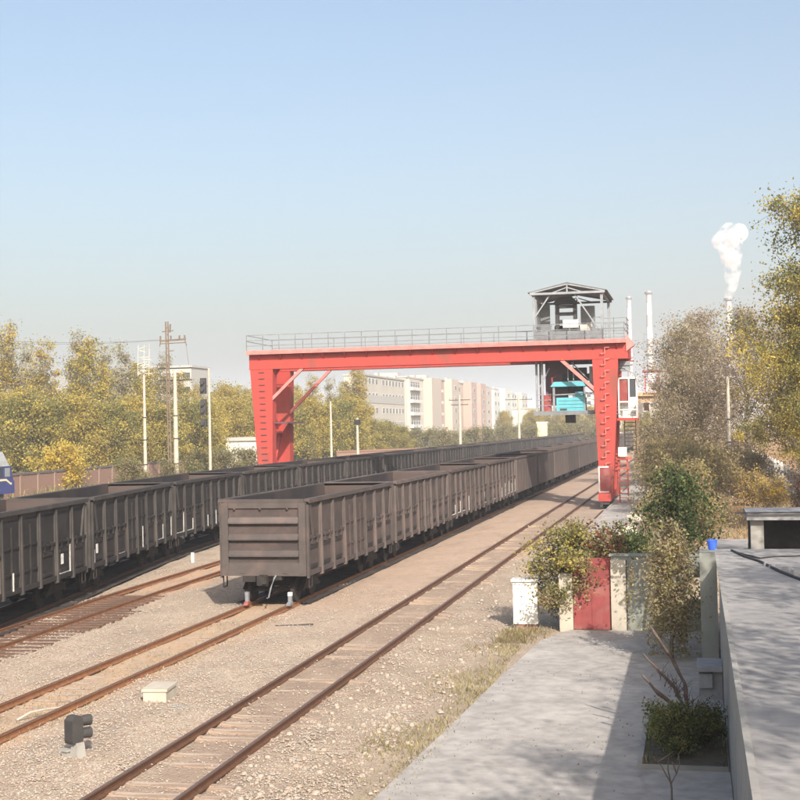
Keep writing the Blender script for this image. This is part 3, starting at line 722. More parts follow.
for x in (hx0, hx1): m.bar((x, y0, 15.2), (x, y1, 15.2), .14)
m.bar((hx0+.1, y0, 13.6), (hx0+1.15, y0, 15.1), .09); m.bar((hx1-.1, y0, 12.3), (hx1-1.9, y0, 15.1), .09)
tb(m, 'roof_truss', 'lightgrey')
m = MB()
for (xa, xb_) in ((hx0-.4, cx), (hx1+.4, cx)): m.hexa([(xa, y0-.3, 15.30), (xb_, y0-.3, 15.93), (xb_, y1, 15.93), (xa, y1, 15.30), (xa, y0-.3, 15.34), (xb_, y0-.3, 15.97), (xb_, y1, 15.97), (xa, y1, 15.34)])
tb(m, 'roof', 'grey')
m = MB(); m.box(hx0+.12, hx0+.2, y0+.15, y1-3, 11.93, 14.8); m.box(hx0+.2, hx0+.9, y0+2.4, y0+2.5, 11.93, 14.7); tb(m, 'side_sheet', 'grey')
m = MB()
for x in (-9.6, -8.3): m.box(x-.13, x+.13, y0+1.5, y0+2.1, 11.93, 14.6)
for z in (12.6, 13.2, 13.75, 14.3): m.box(-9.5, -8.35, y0+1.5, y0+2.05, z, z+.22)
m.hexa([(-9.9, y0+1.3, 14.6), (-8.0, y0+1.3, 14.6), (-8.0, y0+2.3, 14.6), (-9.9, y0+2.3, 14.6), (-9.4, y0+1.5, 15.1), (-8.5, y0+1.5, 15.1), (-8.5, y0+2.1, 15.1), (-9.4, y0+2.1, 15.1)])
m.cylx((-9.0, y0+1.3, 12.4), .3, 1.1, 16); m.cylx((-9.0, y0+2.9, 12.6), .5, 1.8, 18); tb(m, 'hoist', 'dark')
m = MB(); m.box(-8.0, -7.0, y0+3.0, y0+3.7, 12.3, 14.5); tb(m, 'control_cabinet', 'grey')
m = MB(); m.box(-9.1, -8.0, y0+.7, y0+1.2, 12.75, 13.35); m.box(-9.1, -8.0, y0+.65, y0+.69, 12.8, 13.3); tb(m, 'white_box', 'white')
m = MB(); m.box(-7.85, -7.0, y0+.5, y0+1.2, 12.0, 12.95); tb(m, 'motor_cover', 'cream')
m = MB()
for z in (12.5, 13.0, 13.4):
    m.bar((-6.9, y0+.1, z), (hx1, y0+.1, z), .05); m.bar((hx1, y0, z-.1), (hx1+1.7, y0, z-.1), .04); m.bar((hx1+1.7, y0, z-.1), (hx1+1.7, y0+3, z-.1), .04)
for x in (-6.9, hx1+.8, hx1+1.7): m.bar((x, y0+.1, 11.9), (x, y0+.1, 13.35), .05)
tb(m, 'guard_rail', 'grey'); m = MB()
for x in (-9.9, -10.4): m.bar((x, y0, 11.92), (x, y0, 12.9), .05)
m.bar((-10.9, y0, 12.9), (-9.8, y0, 12.9), .05)
tb(m, 'guard_rail', 'grey')
m = MB(); r = random.Random(9)
for i in range(26): x = r.uniform(-10.9, -6.4); s = r.uniform(.1, .3); m.box(x-s, x+s*.7, y0+r.uniform(.2, .8), y0+r.uniform(1, 1.4), 11.93, 12.05+s*1.2)
tb(m, 'machinery', 'iron')
# hanging part: mast, platform and cyan pump station
ya, yb = YF+1.25, YB-.2
m = MB(); m.box(-11.3, -6.85, ya-.1, yb, 6.55, 6.72); m.box(-11.4, -6.85, ya-.16, ya-.10, 6.5, 6.78); tb(m, 'hanging_platform', 'grey')
m = MB()
for x in (-11.15, -10.75, -6.95): m.box(x-.08, x+.08, ya, ya+.16, 6.72, 11.8)
for x in (-11.15, -6.95): m.box(x-.08, x+.08, yb-.2, yb-.04, 6.72, 11.8)
m.bar((-10.95, ya, 8.5), (-10.2, ya, 9.9), .08); m.bar((-8.6, ya, 10.3), (-7.0, ya, 8.6), .08)
for z in (7.2, 7.6, 8.0): m.bar((-11.2, ya, z), (-10.1, ya, z), .04); m.bar((-7.6, ya, z+.1), (-6.95, ya, z-.1), .04)
m.bar((-8.9, ya+.4, 9.0), (-8.9, ya+.4, 10.4), .08); m.bar((-8.5, ya+.4, 9.0), (-8.5, ya+.4, 10.4), .06); tbe(m, 'hanger', 'lightgrey')
m = MB(); m.box(-10.65, -9.0, ya+1.4, ya+1.5, 7.2, 11.7); m.box(-11.05, -10.8, ya+1.0, ya+1.1, 7.0, 11.6); tb(m, 'mast_panel', 'plum')
m = MB(); m.box(-9.4, -7.4, ya+1.3, ya+2.2, 9.0, 9.5); m.box(-8.9, -7.2, ya+1.0, ya+1.9, 10.2, 11.3); m.cylx((-8.3, ya+1.2, 9.6), .35, 1.4, 14); m.box(-9.0, -7.9, ya+1.2, ya+1.8, 7.95, 8.6); tb(m, 'hoist_block', 'dark')
m = MB(); m.box(-6.95+.1, -6.5, ya+.8, ya+1.6, 8.3, 10.3); m.box(-7.4, -7.0, ya+1.0, ya+1.8, 8.4, 10.0); tb(m, 'pale_panel', 'cream')
m = MB(); m.box(-9.75, -7.65, ya+.05, ya+1.2, 6.73, 7.75); m.box(-8.4, -7.7, ya+.2, ya+1.0, 7.75, 8.15)
m.hexa([(-10.15, ya-.1, 8.55), (-7.6, ya-.1, 8.55), (-7.6, ya+1.2, 8.55), (-10.15, ya+1.2, 8.55), (-9.9, ya-.05, 8.9), (-7.8, ya-.05, 8.9), (-7.8, ya+1.1, 8.9), (-9.9, ya+1.1, 8.9)]); cy = tb(m, 'pump_station', 'cyan')
m = MB()
for z in (7.0, 7.25, 7.5): m.box(-9.6, -7.8, ya+.035, ya+.049, z, z+.02)
m.box(-9.5, -9.0, ya+.03, ya+.049, 6.82, 6.95); m.build('seam', 'dark', cy)
m = MB()
for x in (-9.95, -9.88, -7.7): m.box(x-.04, x+.04, ya, ya+.08, 6.73, 8.56)
m.bar((-9.9, ya-.02, 7.95), (-6.9, ya-.02, 8.05), .07); m.build('frame', 'lightgrey', cy)
m = MB(); m.tube([(-10.55, ya+.4, 6.73), (-10.55, ya+.4, 7.95)], .42, 16); tb(m, 'red_drum', 'reddoor'); m = MB(); m.tube([(-10.0, ya+.1, 8.6), (-10.05, ya+.1, 9.2), (-9.75, ya+.1, 9.3)], .07); tb(m, 'exhaust_pipe', 'reddoor')
m = MB(); m.box(-9.2, -8.5, ya+.8, ya+1.5, 5.9, 6.49); tb(m, 'winch_box', 'dark')
m = MB(); m.ball((-6.78, ya-.15, 7.5), .14); tb(m, 'lamp', 'white')

# ============================================================ TREES
def tube_np(p0, p1, r0, r1, n=5):
    d = p1-p0; d = d/(np.linalg.norm(d)+1e-9); a = np.array([0, 0, 1.]) if abs(d[2]) < .9 else np.array([1., 0, 0])
    x = np.cross(d, a); x /= np.linalg.norm(x); y = np.cross(d, x); t = np.arange(n)*2*np.pi/n
    ring = np.cos(t)[:, None]*x+np.sin(t)[:, None]*y
    return np.concatenate([p0+ring*r0, p1+ring*r1]), np.array([(k, k+n, (k+1) % n+n, (k+1) % n) for k in range(n)])
def tree(name, seed, H, Rad, nleaf, leaf, mats, trunk_r=.16, barkm='bark', base=.18, shape='oval', up=.55, nb=26, droop=0, sparse_top=0, trunk_lean=0, clump=.5, parent=None, sub=5, weights=None, tight=.72, wexp=2.0):
    r = np.random.RandomState(seed); Vs = []; Fs = []; off = 0
    def seg(p0, p1, r0, r1, n=5):
        nonlocal off
        v, f = tube_np(p0, p1, r0, r1, n); Vs.append(v); Fs.append(f+off); off += len(v)
    # trunk
    pts = [np.zeros(3)]; K = 9
    for k in range(1, K+1):
        z = H*.96*k/K; pts.append(np.array([trunk_lean*z+r.normal(0, H*.008), r.normal(0, H*.008), z]))
    tr_r = [trunk_r*(1-.93*(k/K))+.01 for k in range(K+1)]
    for k in range(K): seg(pts[k], pts[k+1], tr_r[k], tr_r[k+1], 8)
    tips = []
    for i in range(nb):
        h = base+(1-base)*(i+r.rand()*.8)/nb; h = min(h, .97); kk = h*K/.96*.96; k0 = min(int(h*K), K-1); fr = h*K-k0
        p0 = pts[k0]*(1-fr)+pts[k0+1]*fr
        prof = {'oval': math.sin(math.pi*min(1, ((h-base)/(1-base))**.75*.9+.1))**.7, 'column': .75+.25*math.sin(6*h), 'cone': 1-.75*(h-base)/(1-base), 'broad': (math.sin(math.pi*min(1,((h-base)/(1-base))*.62+.34)))**.5}[shape]
        L = Rad*prof*r.uniform(.65, 1.15); a = i*2.4+r.uniform(-.5, .5); e = up+r.uniform(-.2, .3)
        d = np.array([math.cos(a)*math.cos(e), math.sin(a)*math.cos(e), math.sin(e)]); br = max(.012, trunk_r*.35*(1-h)+.015)
        p = p0.copy(); n = 4; segs = [p.copy()]
        for s in range(n):
            d = d+r.normal(0, .14, 3); d[2] += (.06 if droop == 0 else -droop*(s+1)/n*.5); d /= np.linalg.norm(d); q = p+d*L/n*1.15
            seg(p, q, br*(1-s/n*.8), br*(1-(s+1)/n*.8), 5); p = q; segs.append(p.copy())
        for s in range(sub):
            b = segs[r.randint(1, n+1)]; dd = d*.5+r.normal(0, .55, 3); dd[2] += .15-droop; dd /= np.linalg.norm(dd); l_ = L*r.uniform(.25, .5)
            seg(b, b+dd*l_*.5, br*.35, br*.25, 3); e2 = b+dd*l_*.5+(dd+r.normal(0, .2, 3)-np.array([0, 0, droop]))*l_*.5; seg(b+dd*l_*.5, e2, br*.25, .006, 3)
            w = 1.0 if r.rand() > sparse_top*max(0, (e2[2]/H-.55))/.45 else .08
            tips.append((b+dd*l_*.5, w*.7, h)); tips.append((e2, w, h))
        tips.append((segs[-1], .8, h)); tips.append((segs[-2], .8, h))
    trunk = np_mesh('trunk', np.concatenate(Vs), np.concatenate(Fs), [barkm])
    T = np.array([t[0] for t in tips]); W = np.array([t[1] for t in tips]); W = W*(.12+r.rand(len(W))**wexp); W /= W.sum()
    idx = r.choice(len(T), nleaf, p=W); sp_ = clump*(.6+.8*r.rand(len(T)))
    c = T[idx]+r.normal(0, 1, (nleaf, 3))*(sp_*tight)[idx][:, None]*np.array([1, 1, .85])
    if droop: c[:, 2] -= np.abs(r.normal(0, 1, nleaf))*droop*.8
    c[:, 2] = np.maximum(c[:, 2], .15)
    # occasional bits closer to the stem
    a = r.normal(0, 1, (nleaf, 3)); a /= np.linalg.norm(a, axis=1)[:, None]; b = np.cross(a, r.normal(0, 1, (nleaf, 3))); b /= np.linalg.norm(b, axis=1)[:, None]
    s = leaf*(.5+r.rand(nleaf))[:, None]
    V = np.stack([c-a*s*.5, c+b*s*.32, c+a*s*.5, c-b*s*.32], 1).reshape(-1, 3); F = np.arange(nleaf*4).reshape(-1, 4)
    tm = r.choice(len(mats), len(T), p=weights); mi = tm[idx]; fl = r.rand(nleaf) < .25; mi[fl] = r.choice(len(mats), fl.sum(), p=weights)
    crown = np_mesh('crown', V, F, mats, mi)
    root = empty(name); trunk.parent = root; crown.parent = root
    return root
def plant(proto, first, x, y, z, s, rz, label, cat, group, sz=None):
    o = proto if first else copy_tree(proto)
    o.location = (x, y, z); o.rotation_euler = (0, 0, rz); o.scale = (s, s, sz or s); tag(o, label, cat, group); return o

# poplars beyond the brick wall
pop = [tree('poplar_tree', 11, 20, 3.4, 16000, .24, [L_yel, L_olv, L_yel2, L_brn], .26, 'barkpale', .12, 'column', .85, 34, sparse_top=.95, clump=.62),
       tree('poplar_tree', 12, 19, 4.0, 18000, .24, [L_yel, L_yel2, L_grn], .26, 'barkpale', .08, 'oval', .7, 34, sparse_top=.9, clump=.7),
       tree('poplar_tree', 13, 20, 3.2, 11000, .24, [L_olv, L_pale, L_grey], .24, 'barkpale', .15, 'column', .95, 36, sparse_top=1.0, clump=.6),
       tree('leafy_tree', 14, 12, 4.2, 20000, .24, [L_olv, L_yel, L_yel2, L_yel], .25, 'bark', .06, 'broad', .5, 30, clump=.8),
       tree('leafy_tree', 15, 9, 3.6, 18000, .22, [L_grn, L_olv, L_yel, L_yel], .2, 'bark', .04, 'broad', .45, 26, clump=.75)]
def XatPx(px, Y): # ground lateral position for a bearing (design aid; plain geometry)
    t = (px-400)/1323; return Y*math.tan(math.atan(t)-yaw)
rows = []
# (bearing, distance, proto, scale)
for b, Y, k, s in [(-12,168,0,1.08),(8,158,0,1.08),(27,172,2,1.0),(43,150,0,.92),(60,185,3,1.05),(78,165,2,1.05),(92,160,1,1.07),(107,178,2,.98),(122,168,2,.96),(134,182,1,.95),(150,190,1,.92),(165,176,2,.90),(182,186,1,.86),
                   (197,196,0,.70),(214,205,1,.72),(231,214,3,1.18),(246,226,1,.78),(281,205,2,.72),(296,215,1,.78),(312,224,0,.80),(330,232,2,.80),(345,240,1,.86),(356,236,0,.92),(360,240,0,.9),(262,222,3,1.1)]:
    rows.append((b, Y, k, s, 'back'))
for b, Y, k, s in [(-5,140,4,1.15),(12,142,3,.95),(30,139,4,1.2),(52,142,4,1.1),(68,143,3,.9),(84,147,3,.85),(104,150,4,1.1),(118,153,4,1.0),(140,158,3,.9),(160,160,4,1.05),(190,168,4,1.15),(205,172,3,.85),(228,182,3,.9),(244,190,4,1.1),
                   (277,186,3,.9),(292,190,4,1.05),(308,196,3,.95),(322,200,4,1.1),(338,206,4,1.2),(352,212,3,.95),(372,226,4,.85),(386,232,4,.8),(398,238,4,.7)]:
    rows.append((b, Y, k, s, 'front'))
usedp = set(); nb_, nf_ = 0, 0
for b, Y, k, s, w in rows:
    x = XatPx(b, Y)
    if w == 'back': lab = 'tall autumn tree behind the brick wall, %s from the left in the back row' % ORD[nb_]; nb_ += 1
    else: lab = 'lower bushy green tree by the brick wall, %s from the left in the front row' % ORD[nf_]; nf_ += 1
    plant(pop[k], k not in usedp, x, Y, GZ, s*(.93 if k < 3 else .9), rnd.random()*6, lab, 'tree', 'tall autumn trees behind the wall' if w == 'back' else 'bushy green trees by the wall'); usedp.add(k)
# shrubs
shr = tree('shrub', 21, 2.6, 1.7, 5200, .16, [L_olv, L_grn, L_brn], .05, 'bark', .02, 'broad', .6, 18, clump=.42)
gold = tree('shrub', 22, 3.4, 2.4, 7000, .20, [L_gold, L_yel2, L_yel], .06, 'bark', .02, 'broad', .5, 20, clump=.5)
plant(gold, True, XatPx(62, 128), 128, GZ, 1.15, 0, 'golden yellow bush in front of the brick wall, right of the blue locomotive', 'bush', None)
plant(gold, False, XatPx(302, 212), 205, GZ, 1.3, 2, 'yellow bush by the wall just right of the left gantry leg', 'bush', None)
first = True
sh = [(128,122,1.0),(170,135,.8),(200,140,1.1),(225,150,1.1),(246,160,1.1),(305,190,1.1),(350,230,1.3),(392,240,1.7),(408,250,1.6),(425,262,1.5),(440,268,1.6),(452,280,1.4),(470,292,1.6),(486,310,1.6),(500,330,1.7),(512,345,1.7),(528,300,1.6),(536,330,1.8),(545,310,1.6),(556,340,1.8),(566,300,1.5),(575,330,1.8),(585,350,1.9),(600,330,1.8)]
for i, (b, Y, s) in enumerate(sh):
    plant(shr, first, XatPx(b, Y), Y, GZ, s, rnd.random()*6, 'low green brown shrub beyond the left wagons, %s from the left' % ORD[i], 'shrub', 'shrubs beyond the wagons'); first = False
# far tree belt
fb = [(504,420,3,1.0),(528,430,4,1.2),(535,400,3,1.0),(546,440,4,1.4),(560,420,3,1.1),(575,440,4,1.4),(592,420,3,1.1),(630,300,3,.8),(648,330,4,1.1),(660,280,3,.9)]
for i, (b, Y, k, s) in enumerate(fb):
    plant(pop[k], False, XatPx(b, Y), Y, GZ, s*.8, rnd.random()*6, 'hazy distant tree beyond the far end of the wagons, %s from the left' % ORD[i], 'tree', 'distant trees at the far end')

# right hand trees
rt = [tree('willow_tree', 31, 15, 4.6, 22000, .17, [L_olv, L_dry, L_grey, L_brn, L_dry], .26, 'bark', .10, 'broad', .65, 40, sparse_top=.8, clump=.62, sub=8),
      tree('willow_tree', 32, 17, 4.8, 19000, .17, [L_grey, L_brn, L_grey, L_dry], .25, 'bark', .12, 'oval', .8, 40, sparse_top=.6, clump=.62, sub=8),
      tree('broadleaf_tree', 33, 16.5, 4.2, 60000, .125, [L_olv, L_grn, L_yel, L_yel], .24, 'bark', .30, 'oval', .6, 40, sparse_top=.8, clump=.50, sub=8)]
lst = [(2, 7.2, 74, 1.12, 'green olive tree with yellowing leaves, tallest at the right picture edge'),
       (2, 5.9, 72, .72, 'lower yellow green tree at the right edge, just before the tallest one'),
       (0, -1.0, 124, .95, 'olive brown thin leaved tree immediately right of the gantry cab'),
       (1, .8, 138, 1.0, 'half bare grey brown tree in front of the smoking chimney'),
       (0, 2.3, 150, .86, 'dull olive tree behind the concrete pole on the right'),
       (1, 4.6, 120, .92, 'leafless greyish tree just right of the concrete pole'),
       (0, 8.9, 106, .9, 'dry olive tree behind the picket fence, left of the tallest right tree'),
       (0, -2.6, 165, .60, 'small hazy olive tree left of the others beside the far crane'),
       (1, -1.6, 172, 1.0, 'bare twiggy tree rising left of the right hand tree group'),
       (1, 9.5, 130, .95, 'brown bare tree at the far right behind the picket fence'),
       (0, 10.6, 98, .85, 'low brown olive tree over the picket fence at the right edge'),
       (2, 11.4, 96, .9, 'second green olive tree at the right edge behind the tallest one')]
for i, (k, x, y, s, lab) in enumerate(lst):
    plant(rt[k], ('r%d' % k) not in usedp, x, y, GZ, s, rnd.random()*6, lab, 'tree', 'trees right of the crane'); usedp.add('r%d' % k)
# yard trees right of the camera: they throw the dappled shade on the yard and roof
yt = tree('yard_tree', 61, 15, 4.0, 5200, .17, [L_olv, L_dry, L_brn], .2, 'bark', .25, 'oval', .6, 30, clump=.55, sub=5, wexp=3)
for i, (x, y, s, rz, lab) in enumerate([(4.9, 9.5, .74, 1.0, 'sparse leafy tree close by on the right, its twigs over the low roof'), (6.8, 16.5, .76, 2.5, 'sparse leafy tree standing right of the low concrete roof'), (6.4, 3.0, .78, 4.5, 'sparse leafy tree close to the camera on the right side'), (6.6, 24.5, .80, 3.2, 'sparse leafy tree right of the low roof, shading the yard wall'), (9.0, 12.0, .95, 5.0, 'sparse leafy tree farthest right of the low roof')]):
    plant(yt, i == 0, x, y, GZ, s, rz, lab, 'tree', 'trees beside the low roof')
# bushes on the right bank
rb = tree('bush', 41, 2.4, 1.6, 9000, .10, [L_olv, L_dry, L_brn], .05, 'bark', .02, 'broad', .6, 22, clump=.36, sub=6)
bl = [(-1.3, 66, .9),(-.9, 74, 1.3),(-1.9, 84, 1.1),(-.2, 60, 1.0),(-1.0, 92, 1.6),(-2.3, 104, 1.3),(-.3, 84, 1.5),(.6, 98, 1.4),(-3.1, 122, 1.6),(2.0, 112, 1.3),(3.4, 116, 1.2),(4.6, 108, 1.2),(.9, 112, 1.2),(-2.0, 140, 1.6)]
for i, (x, y, s) in enumerate(bl):
    plant(rb, i == 0, x, y, GZ, s, rnd.random()*6, 'dry olive bush on the bank right of the walkway, %s of its group' % ORD[i], 'bush', 'bushes on the right bank')
gb = tree('bush', 42, 2.2, 1.5, 7000, .12, [L_gold, L_dry, L_brn], .05, 'bark', .02, 'broad', .5, 20, clump=.35, sub=6)
for i, (x, y, s, lab) in enumerate([(3.9, 96, .9, 'ochre yellow bush at the foot of the concrete pole'), (4.9, 90, .8, 'ochre bush right of the concrete pole under the pickets')]):
    plant(gb, i == 0, x, y, GZ, s, i*2, lab, 'bush', 'ochre bushes by the pole')
db = tree('bush', 43, 3.0, 1.1, 5000, .12, [L_brn, L_grey, L_red], .05, 'barkdark', .05, 'column', .7, 18, clump=.3)
plant(db, True, 6.1, 80, GZ, .85, 0, 'dark brown upright bush in front of the picket fence', 'bush', None)

# foreground slender tree with drooping dry leaves
ft = tree('slender_tree', 51, 3.7, .78, 11000, .07, [L_pale, L_dry, L_olv, L_brn], .045, 'bark', .38, 'oval', .35, 24, droop=.85, clump=.14, sub=7, trunk_lean=.02, wexp=3)
plant(ft, True, -.70, 34.0, PZ, 1, .4, 'slender tree with drooping dry yellow leaves and thin trunk before the wall', 'tree', None)
ft2 = tree('leafy_tree', 52, 5.0, .80, 4200, .10, [L_dgrn, L_dgrn, L_grn], .05, 'barkdark', .62, 'broad', .35, 20, droop=.35, clump=.20, sub=6, wexp=2.5)
plant(ft2, True, -.52, 36.6, PZ, 1.0, 0, 'dark green leafy tree just above the drooping yellow one', 'tree', None)
rb2 = tree('shrub', 53, 3.1, 1.2, 17000, .085, [L_olv, L_pale, L_grn, L_yel, L_brn], .06, 'barkdark', .10, 'broad', .4, 24, clump=.24, sub=6)
plant(rb2, True, -3.68, 39.15, GZ, .98, 0, 'yellow green creeper shrub hanging over the red panel beside the white box', 'shrub', None, sz=.86)
rb3 = tree('shrub', 54, 2.7, 1.0, 6000, .10, [L_red, L_grn, L_brn, L_red], .05, 'barkdark', .2, 'broad', .4, 20, clump=.22, sub=6)
plant(rb3, True, -2.95, 39.6, GZ, 1.0, 0, 'reddish brown creeper on top of the red panel', 'shrub', None)
rb4 = tree('shrub', 55, 3.2, 1.3, 8000, .11, [L_dgrn, L_dgrn, L_grn], .05, 'barkdark', .1, 'broad', .4, 24, clump=.26, sub=6)
plant(rb4, True, -2.1, 42.6, GZ, .74, 0, 'dark green bush showing above the wall beside the red panel', 'shrub', None)
plant(rb4, False, -2.9, 44.2, GZ, .6, 2, 'smaller dark green bush behind the reddish creeper', 'shrub', None)
pbh = tree('shrub', 56, 1.15, .75, 7000, .075, [L_grn, L_grn, L_olv, L_dgrn], .03, 'barkdark', .02, 'broad', .4, 20, clump=.16, sub=5)
plant(pbh, True, -.50, 23.95, PZ+.05, .60, 0, 'green bush growing in the dark planting bed', 'shrub', None)
plant(pbh, False, .05, 24.6, PZ+.05, .5, 2, 'lower dark bush at the back of the planting bed beside the roof wall', 'shrub', None)

# ============================================================ YARD OBJECTS
# low building with a flat concrete roof
lb = empty('low_building', (2.9, 20, GZ)); tag(lb, 'low building with wide grey concrete roof filling the right edge', 'building')
def lp(mb, name, m, parent=None):
    o = mb.build(name, m, parent or lb)
    if not parent: o.location = (-2.9, -20, -GZ)
    return o
m = MB(); m.box(.46, 5.6, 5, 31.2, GZ-.05, 2.72); lp(m, 'wall', 'conc')
m = MB(); m.prism([(.36, 4.8), (5.8, 4.8), (5.8, 31.5), (.44, 31.5)], 2.721, 2.88); lp(m, 'roof', 'roof')
m = MB(); m.box(.37, .44, 4.8, 31.4, 2.882, 2.90); lp(m, 'roof_edge', 'conc')
# hatch on the far end
hb = empty('roof_hatch', (1.9, 33.2, 2.5)); tag(hb, 'small dark opening box with flat concrete lid beyond the roof', 'roof hatch')
m = MB(); m.box(-.75, 1.6, -.9, 1.3, .98, 1.14); m.build('lid', 'stone', hb)
m = MB(); m.box(-.66, -.36, -.7, -.4, .1, .979); m.box(1.25, 1.5, -.7, -.4, .1, .979); m.build_each('pier', 'conc', hb); m = MB(); m.box(-.66, 1.5, .9, 1.1, .1, .979); m.build('back_wall', 'dark', hb)  # back wall coloured dark to paint the shade inside the hatch
m = MB(); m.bar((-1.0, -1.0, 1.16), (1.6, -1.0, 1.17), .04); m.build('rod', 'dark', hb)
m = MB(); m.box(-.6, 4, -1.2, 3, -.2, .1); m.build('slab', 'conc', hb)
an = empty('annex_building', (2.5, 34.5, GZ)); tag(an, 'dark lower flat roofed annex right behind the concrete roof', 'building')
m = MB(); m.box(-1.9, 3.3, -2.9, 4.5, 0, 2.55); m.build('wall', 'conc', an)
m = MB(); m.box(-2.0, 3.4, -2.95, 4.6, 2.551, 2.62); m.build('roof', 'roof', an)
# cable with debris on the roof
m = MB(); m.tube([(.75, 31.0, 2.90), (1.0, 29.5, 2.91), (1.25, 28.6, 2.905), (1.55, 26.6, 2.91), (1.95, 24.8, 2.905), (2.5, 23.0, 2.905)], .025, 6)
m.tube([(.8, 30.6, 2.9), (1.3, 29.2, 2.9), (1.6, 29.6, 2.9), (2.4, 29.8, 2.9), (3.2, 29.0, 2.9)], .018, 5)
tag(m.build('roof_cable', 'dark'), 'dark cable lying across the far corner of the concrete roof', 'cable')
r_ = random.Random(4)
for i in range(9):
    m = MB(); s = r_.uniform(.05, .12); m.taper(0, 0, 0, s, s*2, s*1.6, s*1.2, s)
    o = tag(m.build('rubble_piece', 'stone'), 'small grey rubble piece along the roof cable, %s from its far end' % ORD[i], 'rubble', 'rubble pieces on the roof'); o.location = (1.35+i*.11, 27.9-i*.42, 2.88); o.rotation_euler = (0,0,r_.random()*3)
bp_ = empty('blue_bucket', (.33, 31.3, 2.88)); bp_.scale = (.8, .8, .8); tag(bp_, 'bright blue plastic bucket at the far left corner of the roof', 'bucket')
m = MB(); m.tube([(0,0,0),(0,0,.26)], [.11,.15], 14); m.build('bucket_body', 'blueplastic', bp_)
m = MB(); m.tube([(0,0,.26),(0,0,.30)], [.158,.12], 14); m.build('lid', 'blueplastic', bp_)
# yard wall with red panel
yw = empty('yard_wall', (-1.6, 38.8, GZ)); tag(yw, 'grey green plastered wall closing the concrete yard', 'wall')
def yp(mb, name, m): o = mb.build(name, m, yw); o.location = (1.6, -38.8, -GZ); return o
m = MB(); m.box(-2.45, -.35, 38.6, 38.85, GZ, 2.0); m.box(.05, .5, 38.6, 38.85, GZ, 2.0); m.box(-.351, .051, 38.6, 38.85, GZ, .75); m.box(-.351, .051, 38.6, 38.85, 1.4, 2.0); m.box(-2.5, .55, 38.56, 38.9, 2.0, 2.06); yp(m, 'plaster_panel', 'plaster')
m = MB(); m.box(-2.46, -2.02, 38.52, 38.599, GZ, 1.9); yp(m, 'pale_post', 'pole')
m = MB(); m.box(-3.95, -3.56, 38.5, 38.85, GZ, 1.5); yp(m, 'corner_post', 'pole')
m = MB(); m.box(-3.55, -2.47, 38.62, 38.70, GZ+.06, 1.95); m.box(-3.02, -3.0, 38.605, 38.619, GZ+.06, 1.95); yp(m, 'red_panel', 'reddoor')
m = MB(); m.box(-2.03, -2.0, 38.51, 38.598, GZ, 1.9); yp(m, 'seam', 'dark')
# pillar in shade
pl = empty('brick_pier', (.2, 33.6, GZ)); tag(pl, 'tall grey pier under the far corner of the roof', 'pillar')
m = MB(); m.box(-.16, .25, 0, 1.2, 0, 2.75); m.build('shaft', 'plaster', pl)
m = MB(); m.box(-.22, .25, -.06, 1.2, 0, .12); m.build('base', 'conc', pl)
# stone slab on steps
sb = empty('stone_bench', (.22, 29.2, PZ)); tag(sb, 'pale stone slab resting on stacked blocks against the roof wall', 'stone bench')
m = MB(); m.box(-.3, .23, -.5, .6, .66, .76); m.build('slab', 'stone', sb)
m = MB(); m.box(-.26, .23, -.3, .5, .001, .63); m.box(-.26, .02, -.42, -.302, .3, .6); m.build('block_stack', 'stone', sb)
for i in range(4):
    st = MB(); st.box(-.3, .2, 0, .30, 0, .12); o = tag(st.build('stone_slab', 'stone'), ['grey flat stone slab on the ground, nearest the stone bench', 'grey flat stone slab, second below the stone bench', 'grey flat stone slab, third below the stone bench', 'grey flat stone slab, nearest the planting bed'][i], 'stone slab', 'flat slabs below the bench'); o.location = (.24, 28.3-i*.55, PZ-.01+.03*i); o.rotation_euler = (0, 0, .05*(-1)**i)
# planting bed
be = empty('planting_bed', (-.3, 24.2, PZ)); tag(be, 'dark soil planting bed against the roof wall', 'planting bed')
m = MB(); m.box(-.72, .72, -1.0, 2.6, -.05, .05); m.build('soil', 'soil', be)
m = MB(); m.box(-.80, -.72, -1.06, 2.6, -.05, .075); m.box(-.72, .72, -1.06, -1.0, -.05, .075); m.build('kerb', 'conc', be)
def litter(name, n, xr, yr, z, mats, seed, label, size=.06, hz=.10, blades=True):
    r = np.random.RandomState(seed); x = r.uniform(*xr, n); y = r.uniform(*yr, n)
    keep = (np.sin(x*2.3+seed)+np.sin(y*1.1+seed*2)+r.normal(0, .7, n)) > -.2; x, y = x[keep], y[keep]; n = len(x)
    a = r.rand(n)*6.28; h = hz*(.3+r.rand(n)); w = size*(.3+r.rand(n)*.6); dx, dy = np.cos(a)*w/2, np.sin(a)*w/2; lx, ly = r.normal(0, .5, n)*h, r.normal(0, .5, n)*h
    V = np.stack([np.stack([x-dx, y-dy, np.full(n, z)], 1), np.stack([x+dx, y+dy, np.full(n, z)], 1), np.stack([x+lx+dx*.3, y+ly+dy*.3, z+h], 1), np.stack([x+lx-dx*.3, y+ly-dy*.3, z+h], 1)], 1).reshape(-1, 3)
    return tag(np_mesh(name, V, np.arange(n*4).reshape(-1, 4), mats, r.randint(0, len(mats), n)), label, name.replace('_', ' '), kind='stuff')
litter('weeds', 2600, (-1.0, .4), (23.3, 26.6), PZ+.05, [L_grn, L_olv, L_brn, L_dgrn], 5, 'low weeds covering the dark planting bed', .05, .14)
litter('dry_grass', 7000, (-6.3, -4.7), (17, 36), GZ, [L_pale, L_dry, L_olv], 6, 'dry yellow grass along the edge of the concrete yard', .04, .10)
litter('dry_grass', 1500, (-5.6, -3.9), (36.2, 38.4), GZ+.03, [L_dry, L_olv, L_pale, L_brn], 7, 'dry grass at the foot of the white box', .05, .16)
